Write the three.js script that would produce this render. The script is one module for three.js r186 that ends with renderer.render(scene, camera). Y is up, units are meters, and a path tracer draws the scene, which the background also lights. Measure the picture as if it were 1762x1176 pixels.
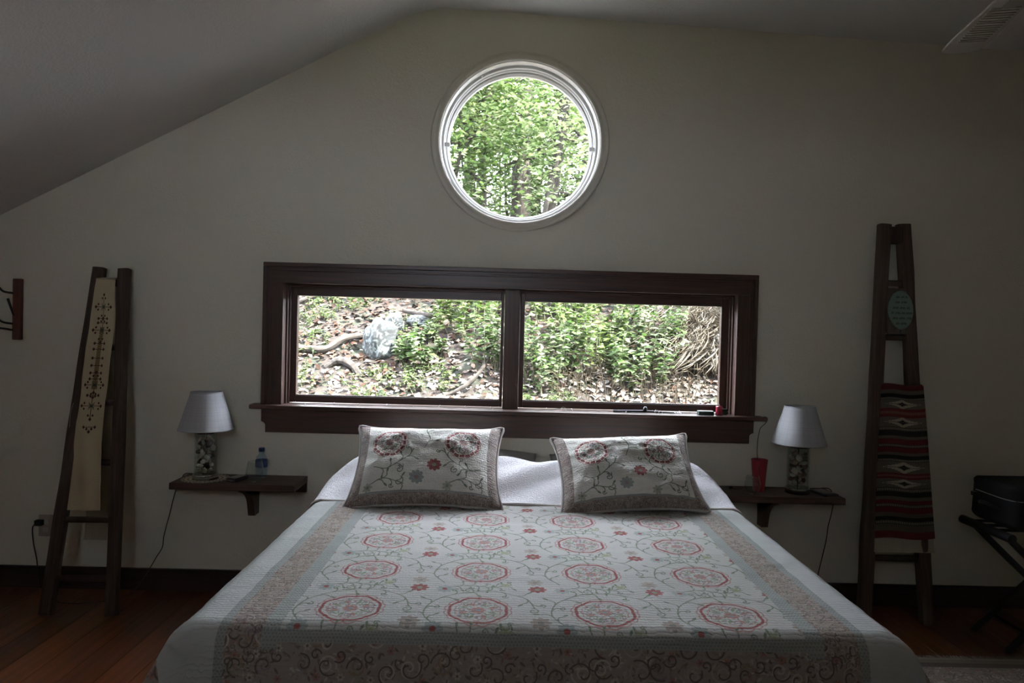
import * as THREE from 'three';
import { mergeGeometries, mergeVertices } from 'three/addons/utils/BufferGeometryUtils.js';
import { RoundedBoxGeometry } from 'three/addons/geometries/RoundedBoxGeometry.js';

// ---------------------------------------------------------------- camera, sky, sun, exposure
const R = THREE.MathUtils.degToRad;
const scene = new THREE.Scene();
const renderer = new THREE.WebGLRenderer({ antialias: true });
renderer.toneMapping = THREE.LinearToneMapping;
renderer.toneMappingExposure = 1.0;
renderer.shadowMap.enabled = true;
const camera = new THREE.PerspectiveCamera(2 * Math.atan(588 / 1175) * 180 / Math.PI, 1762 / 1176, 0.05, 200);
camera.position.set(0, 1.45, 3.68);
camera.rotation.set(R(-1.0), R(-0.7), R(1.5), 'YXZ');
scene.background = new THREE.Color(0.87, 0.905, 1.04);
scene.backgroundIntensity = 30.0;
const sun = new THREE.DirectionalLight(new THREE.Color(1.0, 0.95, 0.86), 80.0);
sun.position.set(9, 13, 0.5); sun.target.position.set(0, 1, -4);
sun.castShadow = true; sun.shadow.radius = 6; sun.shadow.mapSize.set(2048, 2048);
Object.assign(sun.shadow.camera, { left: -16, right: 16, top: 16, bottom: -16, near: 0.5, far: 60 });
scene.add(sun, sun.target);

// ---------------------------------------------------------------- helpers
function rng(seed) { let s = seed | 0; return () => { s = (s + 0x6d2b79f5) | 0; let t = Math.imul(s ^ (s >>> 15), 1 | s); t = (t + Math.imul(t ^ (t >>> 7), 61 | t)) ^ t; return ((t ^ (t >>> 14)) >>> 0) / 4294967296; }; }
const hash2 = (x, y, s) => { let h = Math.imul(x, 374761393) ^ Math.imul(y, 668265263) ^ Math.imul(s, 1442695041); h = Math.imul(h ^ (h >>> 13), 1274126177); return ((h ^ (h >>> 16)) >>> 0) / 4294967296; };
function vnoise(x, y, s = 0, px = 0, py = 0) {            // value noise, tiling with period px, py if given
  const xi = Math.floor(x), yi = Math.floor(y), fx = x - xi, fy = y - yi, ux = fx * fx * (3 - 2 * fx), uy = fy * fy * (3 - 2 * fy);
  const w = (v, p) => (p ? ((v % p) + p) % p : v);
  const a = hash2(w(xi, px), w(yi, py), s), b = hash2(w(xi + 1, px), w(yi, py), s), c = hash2(w(xi, px), w(yi + 1, py), s), d = hash2(w(xi + 1, px), w(yi + 1, py), s);
  return a + (b - a) * ux + (c - a) * uy + (a - b - c + d) * ux * uy;
}
const fbm = (x, y, s = 0, o = 4) => { let v = 0, a = 0.5; for (let i = 0; i < o; i++) { v += a * vnoise(x, y, s + i); x *= 2.03; y *= 2.03; a *= 0.5; } return v; };
const sstep = (a, b, x) => { const t = Math.min(1, Math.max(0, (x - a) / (b - a))); return t * t * (3 - 2 * t); };
const used = new Map();
function numbered(name) { const n = used.get(name) ?? 0; used.set(name, n + 1); return n ? name + '_' + String(n).padStart(3, '0') : name; }
function shadows(o) { o.castShadow = true; o.receiveShadow = true; return o; }
function part(name, geo, mat, parent, pos, rot) {
  const m = shadows(new THREE.Mesh(geo, mat)); m.name = name; parent.add(m);
  if (pos) m.position.set(...pos); if (rot) m.rotation.set(...rot);
  return m;
}
function tag(o, label, category, group, kind) { o.userData.label = label; if (category) o.userData.category = category; if (group) o.userData.group = group; if (kind) o.userData.kind = kind; return o; }
function thing(name, label, category, pos = [0, 0, 0], group) { const o = new THREE.Group(); o.name = numbered(name); scene.add(o); o.position.set(...pos); return tag(o, label, category, group); }
function single(name, geo, mat, label, category, pos, group) { const m = part(numbered(name), geo, mat, scene, pos); return tag(m, label, category, group); }
function structure(name, label) { const g = new THREE.Group(); g.name = name; scene.add(g); g.userData.kind = 'structure'; if (label) g.userData.label = label; return g; }
const V = (x, y, z) => new THREE.Vector3(x, y, z);
function boxUV(geo, grain = 'x', off = 0) {               // uv in metres, u along the grain
  const p = geo.attributes.position, n = geo.attributes.normal, uv = new Float32Array(p.count * 2), ax = { x: 0, y: 1, z: 2 }[grain];
  for (let i = 0; i < p.count; i++) {
    const c = [p.getX(i), p.getY(i), p.getZ(i)], m = [Math.abs(n.getX(i)), Math.abs(n.getY(i)), Math.abs(n.getZ(i))];
    const d = m[0] > m[1] && m[0] > m[2] ? 0 : m[1] > m[2] ? 1 : 2;
    const o = [0, 1, 2].filter((k) => k !== d), ua = o.includes(ax) ? ax : o[0], va = o.find((k) => k !== ua);
    uv[2 * i] = c[ua] + off; uv[2 * i + 1] = c[va] + off * 1.7 + d * 0.31;
  }
  geo.setAttribute('uv', new THREE.BufferAttribute(uv, 2)); return geo;
}
function bx(x0, x1, y0, y1, z0, z1, grain = 'x', off = 0) { const g = new THREE.BoxGeometry(x1 - x0, y1 - y0, z1 - z0); g.translate((x0 + x1) / 2, (y0 + y1) / 2, (z0 + z1) / 2); return boxUV(g, grain, off); }
function rbx(x0, x1, y0, y1, z0, z1, r = 0.004, grain = 'x', off = 0) { const g = new RoundedBoxGeometry(x1 - x0, y1 - y0, z1 - z0, 2, r); g.translate((x0 + x1) / 2, (y0 + y1) / 2, (z0 + z1) / 2); return boxUV(g, grain, off); }
function tube(pts, r, seg = 40, rad = 6, closed = false) { return new THREE.TubeGeometry(new THREE.CatmullRomCurve3(pts.map((p) => V(...p)), closed), seg, r, rad, closed); }
function lathe(pts, seg = 40) { return new THREE.LatheGeometry(pts.map((p) => new THREE.Vector2(...p)), seg); }
function alongSegment(geo, A, B) {                        // geo stands along +y with length 1, from 0 to 1
  const a = V(...A), d = V(...B).sub(a), l = d.length(), q = new THREE.Quaternion().setFromUnitVectors(V(0, 1, 0), d.clone().normalize());
  geo.scale(1, l, 1); return geo.applyQuaternion(q).translate(a.x, a.y, a.z);
}
function beam(A, B, w, d, seed = 1, wob = 0.003) {        // a worn squared timber from A to B
  const l = V(...A).distanceTo(V(...B)), g = new RoundedBoxGeometry(w, l, d, 2, Math.min(w, d) * 0.16), h = new THREE.BoxGeometry(w, l, d, 3, 26, 3);
  const p = h.attributes.position; g.dispose();
  for (let i = 0; i < p.count; i++) {
    const y = p.getY(i), sx = Math.abs(p.getX(i)) > w * 0.4 && Math.abs(p.getZ(i)) > d * 0.4 ? 0.86 : 1;
    p.setX(i, p.getX(i) * sx + wob * (vnoise(y * 5, p.getX(i) * 30, seed) - 0.5) * 2); p.setZ(i, p.getZ(i) * sx + wob * (vnoise(y * 5, p.getZ(i) * 30, seed + 7) - 0.5) * 2);
  }
  h.translate(0, l / 2, 0); h.computeVertexNormals(); boxUV(h, 'y', seed * 0.37);
  const a = V(...A), q = new THREE.Quaternion().setFromUnitVectors(V(0, 1, 0), V(...B).sub(a).normalize());
  return h.applyQuaternion(q).translate(a.x, a.y, a.z);
}
function rod(A, B, r0, r1 = r0, seg = 10) { const g = new THREE.CylinderGeometry(r1, r0, 1, seg); g.translate(0, 0.5, 0); return alongSegment(g, A, B); }
function strip(n, mrows, fn, thick = 0) {                 // a sheet: fn(s, t) gives [x, y, z, u, v]; with a thickness it becomes a closed slab
  const pos = [], uv = [], idx = [];
  for (let j = 0; j <= mrows; j++) for (let i = 0; i <= n; i++) { const q = fn(i / n, j / mrows); pos.push(q[0], q[1], q[2]); uv.push(q[3], q[4]); }
  for (let j = 0; j < mrows; j++) for (let i = 0; i < n; i++) { const a = j * (n + 1) + i, b = a + 1, c = a + n + 1, d = c + 1; idx.push(a, c, b, b, c, d); }
  let g = new THREE.BufferGeometry();
  g.setAttribute('position', new THREE.Float32BufferAttribute(pos, 3)); g.setAttribute('uv', new THREE.Float32BufferAttribute(uv, 2)); g.setIndex(idx); g.computeVertexNormals();
  if (thick) {
    const N = g.attributes.normal, P2 = pos.slice(), U2 = uv.slice(), I2 = idx.slice(), cnt = pos.length / 3;
    for (let i = 0; i < cnt; i++) { P2.push(pos[3 * i] - N.getX(i) * thick, pos[3 * i + 1] - N.getY(i) * thick, pos[3 * i + 2] - N.getZ(i) * thick); U2.push(uv[2 * i], uv[2 * i + 1]); }
    for (let k = 0; k < idx.length; k += 3) I2.push(idx[k] + cnt, idx[k + 2] + cnt, idx[k + 1] + cnt);
    const rim = []; for (let i = 0; i < n; i++) rim.push(i); for (let j = 0; j < mrows; j++) rim.push(j * (n + 1) + n); for (let i = n; i > 0; i--) rim.push(mrows * (n + 1) + i); for (let j = mrows; j > 0; j--) rim.push(j * (n + 1));
    for (let k = 0; k < rim.length; k++) { const a = rim[k], b = rim[(k + 1) % rim.length]; I2.push(a, b, a + cnt, b, b + cnt, a + cnt); }
    g = new THREE.BufferGeometry(); g.setAttribute('position', new THREE.Float32BufferAttribute(P2, 3)); g.setAttribute('uv', new THREE.Float32BufferAttribute(U2, 2)); g.setIndex(I2); g.computeVertexNormals();
  }
  return g;
}

// ---------------------------------------------------------------- textures
function dataTex(w, h, fn, srgb = true) {
  const d = new Uint8Array(w * h * 4);
  for (let y = 0; y < h; y++) for (let x = 0; x < w; x++) { const c = fn(x, y), o = (y * w + x) * 4; d[o] = c[0]; d[o + 1] = c[1]; d[o + 2] = c[2]; d[o + 3] = 255; }
  const t = new THREE.DataTexture(d, w, h); t.magFilter = THREE.LinearFilter; t.minFilter = THREE.LinearMipmapLinearFilter; t.generateMipmaps = true; t.wrapS = t.wrapT = THREE.RepeatWrapping;
  if (srgb) t.colorSpace = THREE.SRGBColorSpace; t.needsUpdate = true; return t;
}
function canvasTex(w, h, draw) {
  const c = document.createElement('canvas'); c.width = w; c.height = h; draw(c.getContext('2d'), w, h);
  const t = new THREE.CanvasTexture(c); t.colorSpace = THREE.SRGBColorSpace; t.wrapS = t.wrapT = THREE.RepeatWrapping; return t;
}
const G = (v) => [v, v, v];
// wood grain, 1 m along x 0.25 m across
const grain = (x, y) => { const u = x / 1024, v = y / 256; const w = vnoise(u * 4, v * 4, 3, 4, 4) * 3; const a = vnoise(u * 6, v * 60 + 0, 5, 6, 60), b = vnoise(u * 14, v * 120, 6, 14, 120), ring = 0.5 + 0.5 * Math.sin((v * 8 + w * 0.5) * 6.283); return 0.45 * a + 0.25 * b + 0.3 * ring; };
const woodTex = dataTex(1024, 256, (x, y) => G(Math.round(150 + 105 * grain(x, y)))); woodTex.repeat.set(1, 4);
const woodBump = dataTex(512, 128, (x, y) => G(Math.round(255 * grain(x * 2, y * 2))), false); woodBump.repeat.set(1, 4);
const pineTex = dataTex(1024, 256, (x, y) => { const g = grain(x, y), k = vnoise(x / 1024 * 3, y / 256 * 2, 12, 3, 2); const d = 0.6 + 0.4 * g - 0.16 * (k > 0.82 ? 1 : 0); return [255 * d, 235 * d * (0.92 + 0.08 * g), 215 * d * (0.85 + 0.15 * g)]; }); pineTex.repeat.set(0.5, 2);
const plasterBump = dataTex(512, 512, (x, y) => G(255 * (0.6 * vnoise(x / 5, y / 5, 21, 102, 102) + 0.4 * vnoise(x / 16, y / 16, 22, 32, 32))), false); plasterBump.repeat.set(1.6, 1.6);
const linenTex = dataTex(256, 256, (x, y) => { const a = (hash2(0, y, 31) + hash2(x, 0, 32)) * 0.5, b = hash2(x, y, 33); return G(206 + 40 * a + 9 * b); }); linenTex.repeat.set(5, 5);
const linenBump = dataTex(256, 256, (x, y) => G(127 + 60 * Math.sin(x * Math.PI / 2) + 60 * Math.sin(y * Math.PI / 2)), false); linenBump.repeat.set(5, 5);
// quilting: rows of running stitch with puckered cloth between, 0.32 m square
const quiltBump = dataTex(1024, 1024, (x, y) => {
  const v = y / 1024 * 16, wob = (vnoise(x / 40, y / 64, 41, 26, 16) - 0.5) * 0.5, f = (v + wob) - Math.floor(v + wob);
  const ridge = Math.pow(Math.sin(f * Math.PI), 0.6), puck = vnoise(x / 14, y / 60, 42, 73, 17), fine = vnoise(x / 4, y / 6, 43, 256, 170);
  return G(255 * (0.55 * ridge + 0.33 * puck * ridge + 0.12 * fine));
}, false); quiltBump.repeat.set(3, 3);
const crinkleBump = dataTex(1024, 1024, (x, y) => {      // shrunken stitched cotton: broken ridges in both directions
  const rg = (v) => 1 - Math.abs(v * 2 - 1), a = rg(vnoise(x / 34, y / 15, 45, 30, 68)), b = rg(vnoise(x / 16, y / 30, 46, 64, 34)), c = vnoise(x / 5, y / 5, 47, 204, 204), l = Math.pow(Math.abs(Math.sin(y / 1024 * Math.PI * 20 + 2.5 * vnoise(x / 60, y / 60, 48, 17, 17))), 0.5);
  return G(255 * (0.32 * a * a + 0.26 * b * b + 0.12 * c + 0.3 * l));
}, false);
const barkTex = dataTex(256, 512, (x, y) => { const a = vnoise(x / 8, y / 60, 51, 32, 9), b = vnoise(x / 30, y / 40, 52, 9, 13), l = b > 0.62 ? 1.25 : 1; const d = (0.55 + 0.45 * a) * l; return [190 * d, 180 * d, 165 * d].map((c) => Math.min(255, c)); });
const stoneTex = dataTex(512, 512, (x, y) => { const a = vnoise(x / 20, y / 20, 61, 26, 26), b = vnoise(x / 6, y / 6, 62, 85, 85), c = vnoise(x / 60, y / 60, 63, 9, 9); const d = 0.2 + 0.8 * a * b + 0.3 * c, lich = a > 0.6 ? 1 : 0; return [190 * d + 70 * lich, 200 * d + 72 * lich, 200 * d + 66 * lich].map((q) => Math.min(255, q)); });
const litterTex = dataTex(1024, 1024, (x, y) => { const a = vnoise(x / 9, y / 9, 71, 113, 113), b = vnoise(x / 22, y / 14, 72, 46, 73), c = vnoise(x / 90, y / 90, 73, 11, 11), gr = vnoise(x / 60, y / 60, 74, 17, 17); const d = 0.35 + 0.45 * a + 0.3 * b * c; const g = gr > 0.6 ? 1 : 0; return [200 * d - 40 * g * d, 172 * d + 12 * g * d, 142 * d - 30 * g * d].map((q) => Math.min(255, q)); }); litterTex.repeat.set(0.7, 0.7);

// printed cloth: shared drawing routines, all lengths in metres through a scaled context
const INK = { red: '#874c49', rose: '#9c7670', sage: '#7d8672', vine: '#6f7a68', slate: '#7c858b', mauve: '#8b7378' };
function spiral(c, x, y, r, a0, turns, dir = 1) { c.beginPath(); for (let i = 0; i <= 22; i++) { const t = i / 22, a = a0 + dir * t * turns * 6.283, q = r * (1 - 0.86 * t); const X = x + Math.cos(a) * q, Y = y + Math.sin(a) * q; i ? c.lineTo(X, Y) : c.moveTo(X, Y); } c.stroke(); }
function leafMark(c, x, y, a, l) { c.save(); c.translate(x, y); c.rotate(a); c.beginPath(); c.moveTo(0, 0); c.quadraticCurveTo(l * 0.5, -l * 0.35, l, 0); c.quadraticCurveTo(l * 0.5, l * 0.35, 0, 0); c.fill(); c.restore(); }
function medallion(c, x, y, r, bold = 1) {
  const ring = (q, n, amp, w, col) => { c.strokeStyle = col; c.lineWidth = w; c.beginPath(); for (let i = 0; i <= 160; i++) { const a = i / 160 * 6.2832, k = q * (1 + amp * Math.abs(Math.sin(a * n / 2))); c[i ? 'lineTo' : 'moveTo'](x + Math.cos(a) * k, y + Math.sin(a) * k); } c.stroke(); };
  ring(r * 0.95, 16, 0.06, r * 0.04, INK.rose); c.setLineDash([r * 0.27, r * 0.05]); ring(r * 0.82, 8, 0.07, r * 0.085 * bold, INK.red); c.setLineDash([]); ring(r * 0.72, 16, -0.07, r * 0.03, INK.rose);
  c.fillStyle = INK.red; for (let i = 0; i < 16; i++) { const a = i / 16 * 6.2832; c.beginPath(); c.arc(x + Math.cos(a) * r * 0.88, y + Math.sin(a) * r * 0.88, r * 0.035, 0, 7); c.fill(); }
  { const rn = rng(Math.round((x * 91 + y * 57) * 1000)); for (let i = 0; i < 90; i++) { const a = rn() * 6.283, q = Math.sqrt(rn()) * r * 0.66; c.fillStyle = ['#7a6366', '#6d7664', '#8d625d', '#6d757b'][(rn() * 4) | 0]; leafMark(c, x + Math.cos(a) * q, y + Math.sin(a) * q, a + rn() * 2, r * (0.08 + 0.08 * rn())); } }
  c.lineWidth = r * 0.035;
  for (let i = 0; i < 8; i++) { const a = i / 8 * 6.2832; c.strokeStyle = i % 2 ? INK.sage : INK.mauve; spiral(c, x + Math.cos(a) * r * 0.5, y + Math.sin(a) * r * 0.5, r * 0.16, a, 1.1, i % 2 ? 1 : -1); c.fillStyle = i % 2 ? INK.rose : INK.sage; leafMark(c, x + Math.cos(a + 0.39) * r * 0.3, y + Math.sin(a + 0.39) * r * 0.3, a + 0.39, r * 0.32); }
  flower(c, x, y, r * 0.24, INK.rose, INK.slate, 8);
}
function flower(c, x, y, r, col, core, n = 8) { c.fillStyle = col; for (let i = 0; i < n; i++) { const a = i / n * 6.2832; c.beginPath(); c.ellipse(x + Math.cos(a) * r * 0.62, y + Math.sin(a) * r * 0.62, r * 0.38, r * 0.25, a, 0, 7); c.fill(); } c.fillStyle = core; c.beginPath(); c.arc(x, y, r * 0.3, 0, 7); c.fill(); }
function vine(c, pts, w, col, ns = 13) { c.strokeStyle = col; c.fillStyle = col; c.lineWidth = w; c.lineCap = 'round'; const cv = new THREE.CatmullRomCurve3(pts.map((p) => V(p[0], p[1], 0))); const n = 40; c.beginPath(); for (let i = 0; i <= n; i++) { const q = cv.getPoint(i / n); c[i ? 'lineTo' : 'moveTo'](q.x, q.y); } c.stroke();
  for (let k = 1; k < ns; k++) { const q = cv.getPoint(k / ns), t = cv.getTangent(k / ns), a = Math.atan2(t.y, t.x), s = k % 2 ? 1 : -1, L = w * 8.5; const ex = q.x + Math.cos(a + s * 0.9) * L, ey = q.y + Math.sin(a + s * 0.9) * L; c.beginPath(); c.moveTo(q.x, q.y); c.quadraticCurveTo(q.x + Math.cos(a + s * 0.2) * L * 0.8, q.y + Math.sin(a + s * 0.2) * L * 0.8, ex, ey); c.stroke(); k % 3 ? leafMark(c, ex, ey, a + s * 1.3, w * 6.5) : spiral(c, ex, ey, w * 2.6, a, 1.1, s); } }
function paisley(c, x0, y0, x1, y1, seed, step = 0.085) {
  const rn = rng(seed); c.save(); c.beginPath(); c.rect(x0, y0, x1 - x0, y1 - y0); c.clip();
  const cols = ['#7b6a66', '#8d7d74', '#6b605d', '#a5978e', '#85767a', '#8b7a6b', '#b1a69c'];
  for (let k = 0; k < (x1 - x0) * (y1 - y0) / (0.04 * step * step); k++) { c.fillStyle = cols[(rn() * cols.length) | 0]; leafMark(c, x0 + rn() * (x1 - x0), y0 + rn() * (y1 - y0), rn() * 6.28, (0.12 + rn() * 0.16) * Math.min(0.085, step)); }
  for (let y = y0; y < y1 + step; y += step) for (let x = x0; x < x1 + step; x += step) { const px = x + (rn() - 0.5) * step * 0.5, py = y + (rn() - 0.5) * step * 0.5, a = rn() * 6.28, r = step * (0.28 + 0.14 * rn());
    c.strokeStyle = cols[3 + ((rn() * 4) | 0)]; c.lineWidth = step * 0.06; spiral(c, px, py, r, a, 1.5, rn() > 0.5 ? 1 : -1); c.strokeStyle = '#5f5553'; c.lineWidth = step * 0.05; spiral(c, px, py, r * 1.15, a + 0.3, 0.8, 1); spiral(c, px + step * 0.45, py - step * 0.3, r * 0.7, a + 2, 1.1, -1); flower(c, px + step * 0.5, py + step * 0.42, step * 0.15, rn() > 0.5 ? '#9a6d66' : '#b0a597', '#6d625e', 6); }
  c.restore();
}
function dotted(c, x0, y0, x1, y1) { c.fillStyle = '#949793'; c.fillRect(x0, y0, x1 - x0, y1 - y0); c.fillStyle = '#787d7e'; for (let y = y0 + 0.003, j = 0; y < y1; y += 0.0075, j++) for (let x = x0 + 0.003 + (j % 2) * 0.005; x < x1; x += 0.01) c.fillRect(x - 0.0022, y - 0.0018, 0.0044, 0.0036); }
const QW = 2.7, QL = 2.025;                               // the quilt: width and length in metres
const quiltTex = canvasTex(2048, 1536, (c, w, h) => {
  c.scale(w / QW, h / QL); c.translate(QW / 2, 0);        // x = across from the middle, y = from head to foot
  c.fillStyle = '#b0b2b1'; c.fillRect(-QW / 2, 0, QW, QL);
  c.fillStyle = '#8f857c'; for (const s of [-1, 1]) c.fillRect(s > 0 ? 1.03 : -1.35, 0, 0.32, QL); paisley(c, -1.35, 0, -1.03, QL, 5); paisley(c, 1.03, 0, 1.35, QL, 6);
  c.fillStyle = '#938a82'; c.fillRect(-0.88, 0, 1.76, QL); paisley(c, -0.88, 0, -0.715, 1.46, 1, 0.04); paisley(c, 0.715, 0, 0.88, 1.46, 2, 0.04); paisley(c, -0.88, 1.40, 0.88, QL, 3, 0.075);
  for (const s of [-1, 1]) { dotted(c, s > 0 ? 0.715 : -0.76, 0, s > 0 ? 0.76 : -0.715, 1.43); dotted(c, s > 0 ? 0.855 : -0.88, 0, s > 0 ? 0.88 : -0.855, QL); }
  dotted(c, -0.76, 1.385, 0.76, 1.415);
  c.fillStyle = '#aba9a6'; c.fillRect(-0.715, 0, 1.43, 1.385);
  c.save(); c.beginPath(); c.rect(-0.715, 0, 1.43, 1.385); c.clip();
  for (let r = 0; r < 5; r++) for (let k = -1; k < 5; k++) {
    const x = (k - 1.5) * 0.368, y = 0.328 + (r - 1) * 0.3137;
    if (k >= 0 && k < 4) medallion(c, x, y, 0.098);
    vine(c, [[x - 0.115, y + 0.105], [x - 0.155, y + 0.03], [x - 0.135, y - 0.06], [x - 0.06, y - 0.125], [x + 0.05, y - 0.14], [x + 0.14, y - 0.09], [x + 0.165, y - 0.02]], 0.0042, INK.vine);
    c.strokeStyle = INK.vine; c.lineWidth = 0.0042; spiral(c, x - 0.035, y - 0.148, 0.022, 2.4, 1.3, -1); spiral(c, x + 0.16, y + 0.0, 0.018, 4.6, 1.2, 1);
    vine(c, [[x - 0.1, y + 0.14], [x - 0.03, y + 0.125], [x + 0.04, y + 0.14], [x + 0.1, y + 0.115]], 0.0036, INK.vine);
    if (r < 4) { flower(c, x + 0.18, y + 0.15, 0.03, INK.red, INK.sage, 8); flower(c, x + 0.175, y + 0.088, 0.028, '#9a9188', '#85807a', 7); flower(c, x - 0.11, y + 0.155, 0.027, '#8d9590', INK.red, 8); } else { flower(c, x + 0.178, y + 0.075, 0.032, '#8d837a', '#75706b', 8); flower(c, x - 0.12, y + 0.108, 0.03, '#868e8b', INK.red, 8); } flower(c, x + 0.08, y + 0.115, 0.02, '#93987f', '#8c9070', 6);
  }
  c.restore();
});
quiltTex.wrapS = quiltTex.wrapT = THREE.ClampToEdgeWrapping;
const shamTex = canvasTex(1024, 704, (c, w, h) => {       // 0.70 x 0.48 m
  c.scale(w / 0.7, h / 0.48); c.fillStyle = '#d6d4cd'; c.fillRect(0, 0, 0.7, 0.48);
  medallion(c, 0.17, 0.165, 0.088, 1.7); medallion(c, 0.52, 0.165, 0.088, 1.7);
  const vn = (x, y, s) => { vine(c, [[x - 0.11 * s, y + 0.005], [x - 0.05 * s, y + 0.02], [x, y - 0.01], [x + 0.05 * s, y - 0.05], [x + 0.07 * s, y - 0.09]], 0.0042, INK.vine, 7); c.strokeStyle = INK.vine; c.lineWidth = 0.0045; spiral(c, x + 0.015 * s, y + 0.025, 0.02, 4.4, 1.2, s); };
  vn(0.22, 0.3, 1); vn(0.5, 0.3, -1); vine(c, [[0.34, 0.2], [0.36, 0.14], [0.34, 0.07], [0.37, 0.03]], 0.0038, INK.vine, 6);
  for (const x of [0.14, 0.5]) { vine(c, [[x - 0.03, 0.395], [x + 0.02, 0.37], [x + 0.08, 0.385], [x + 0.12, 0.4]], 0.0042, INK.vine, 6); c.strokeStyle = INK.vine; spiral(c, x + 0.095, 0.387, 0.026, 5.2, 0.9, 1); flower(c, x - 0.045, 0.41, 0.024, '#a5a79a', INK.sage, 7); }
  flower(c, 0.39, 0.3, 0.034, INK.red, INK.sage, 9); flower(c, 0.315, 0.365, 0.034, '#8d9590', INK.mauve, 9); flower(c, 0.37, 0.025, 0.02, INK.rose, INK.sage, 7);
  const strips = [[0, 0, 0.055, 0.48], [0.645, 0, 0.7, 0.48], [0, 0.437, 0.7, 0.48], [0, 0, 0.7, 0.015]];
  for (const [a, b, d, e] of strips) { c.fillStyle = '#8f867f'; c.fillRect(a, b, d - a, e - b); }
  strips.forEach((s, i) => paisley(c, ...s, 11 + i, 0.034)); dotted(c, 0.05, 0.43, 0.65, 0.44);
});
shamTex.wrapS = shamTex.wrapT = THREE.ClampToEdgeWrapping;
const runnerTex = canvasTex(256, 1536, (c, w, h) => {     // 0.16 x 1.2 m of cream linen with cross-stitch
  c.fillStyle = '#c9b99a'; c.fillRect(0, 0, w, h); const rn = rng(77);
  for (let i = 0; i < 5000; i++) { c.fillStyle = rn() > 0.5 ? 'rgba(255,240,215,.10)' : 'rgba(110,90,60,.10)'; c.fillRect(rn() * w, rn() * h, 1 + rn() * 20, 1); }
  const bud = (x, y, s = 12) => { c.fillStyle = '#4a2722'; c.beginPath(); c.ellipse(x, y, s, s * 0.66, 0, 0, 7); c.fill(); c.beginPath(); c.ellipse(x, y, s * 0.6, s, 0, 0, 7); c.fill(); };
  const cross = (y, r) => { c.strokeStyle = '#5d4a34'; c.lineWidth = 4; for (const [dx, dy] of [[1, 0], [-1, 0], [0, 1], [0, -1]]) { c.beginPath(); c.moveTo(128, y); c.lineTo(128 + dx * r, y + dy * r); c.stroke(); bud(128 + dx * r, y + dy * r); bud(128 + dx * r * 0.72 + dy * 19, y + dy * r * 0.72 + dx * 19, 9); bud(128 + dx * r * 0.72 - dy * 19, y + dy * r * 0.72 - dx * 19, 9); } c.strokeStyle = '#39463c'; for (let k = -24; k <= 24; k += 12) { c.beginPath(); c.moveTo(128 - 24, y + k); c.lineTo(128 + 24, y - k); c.stroke(); } };
  c.strokeStyle = '#4f3a2a'; c.lineWidth = 6; c.beginPath(); c.moveTo(128, 130); c.lineTo(128, 960); c.stroke();
  c.fillStyle = '#7d6644'; c.fillRect(108, 330, 40, 420); c.strokeStyle = '#c9b99a'; c.lineWidth = 2; for (let y = 335; y < 745; y += 14) { c.beginPath(); c.moveTo(108, y); c.lineTo(128, y + 12); c.lineTo(148, y); c.stroke(); }
  cross(190, 84); cross(350, 84); cross(720, 84); cross(860, 88); for (const y of [270, 300, 440, 480, 540, 590, 640, 680, 790, 1000]) { bud(128 - 48, y, 11); bud(128 + 48, y, 11); c.fillStyle = '#4f3a2a'; c.fillRect(92, y - 2, 72, 4); } bud(128, 1030, 12); bud(108, 1012, 10); bud(148, 1012, 10);
});
const serapeTex = canvasTex(512, 1280, (c, w, h) => {     // woven stripes and stepped diamonds, from rung to hem
  const K = { r: '#6d2420', g: '#6f665b', k: '#15130f', w: '#c3b8a4', d: '#3d3a33' }; const S = h / 257;
  const rows = [[0, 5, 'r'], [5, 12, 'g'], [12, 18, 'k'], [18, 22, 'd'], [22, 37, 'x'], [37, 52, 'z'], [52, 69, 'x'], [69, 75, 'd'], [75, 84, 'k'], [84, 89, 'g'], [89, 98, 'r'], [98, 103, 'd'], [103, 112, 'r'], [112, 117, 'g'], [117, 123, 'k'], [123, 128, 'd'], [128, 147, 'x'], [147, 157, 'z'], [157, 172, 'x'], [172, 179, 'd'], [179, 187, 'k'], [187, 193, 'g'], [193, 199, 'r'], [199, 205, 'd'], [205, 214, 'r'], [214, 221, 'g'], [221, 227, 'k'], [227, 234, 'd'], [234, 245, 'g'], [245, 257, 'r']];
  for (const [a, b, t] of rows) {
    const y = a * S, hh = (b - a) * S; c.fillStyle = t === 'x' ? K.g : t === 'z' ? K.r : K[t]; c.fillRect(0, y, w, hh + 1);
    if (t === 'd' || t === 'z') { c.fillStyle = t === 'z' ? '#a5877a' : K.w; const q = t === 'z' ? hh * 0.34 : hh * 0.2; for (let x = 6; x < w; x += 15) c.fillRect(x, y + q, 6, hh - 2 * q); }
    if (t === 'x') { const m = y + hh / 2; for (const [px, col] of [[0, K.k], [1, K.w]].reverse()) for (let i = 6; i >= 0; i--) { const wd = col === K.k ? [62, 46, 32, 22, 14, 8, 4][i] : [205, 160, 120, 88, 60, 38, 22][i], dy = hh * (col === K.k ? 0.035 : 0.075) * i; c.fillStyle = col; c.fillRect(w * 0.5 - wd, m - dy - hh * 0.05, wd * 2, dy * 2 + hh * 0.1); } c.fillStyle = '#564e45'; c.fillRect(60, m - 2, w - 120, 4); }
  }
  const rn = rng(9); for (let i = 0; i < 26000; i++) { c.fillStyle = rn() > 0.5 ? 'rgba(255,240,220,.07)' : 'rgba(0,0,0,.12)'; c.fillRect(rn() * w, rn() * h, 2, 4); }
});
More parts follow.
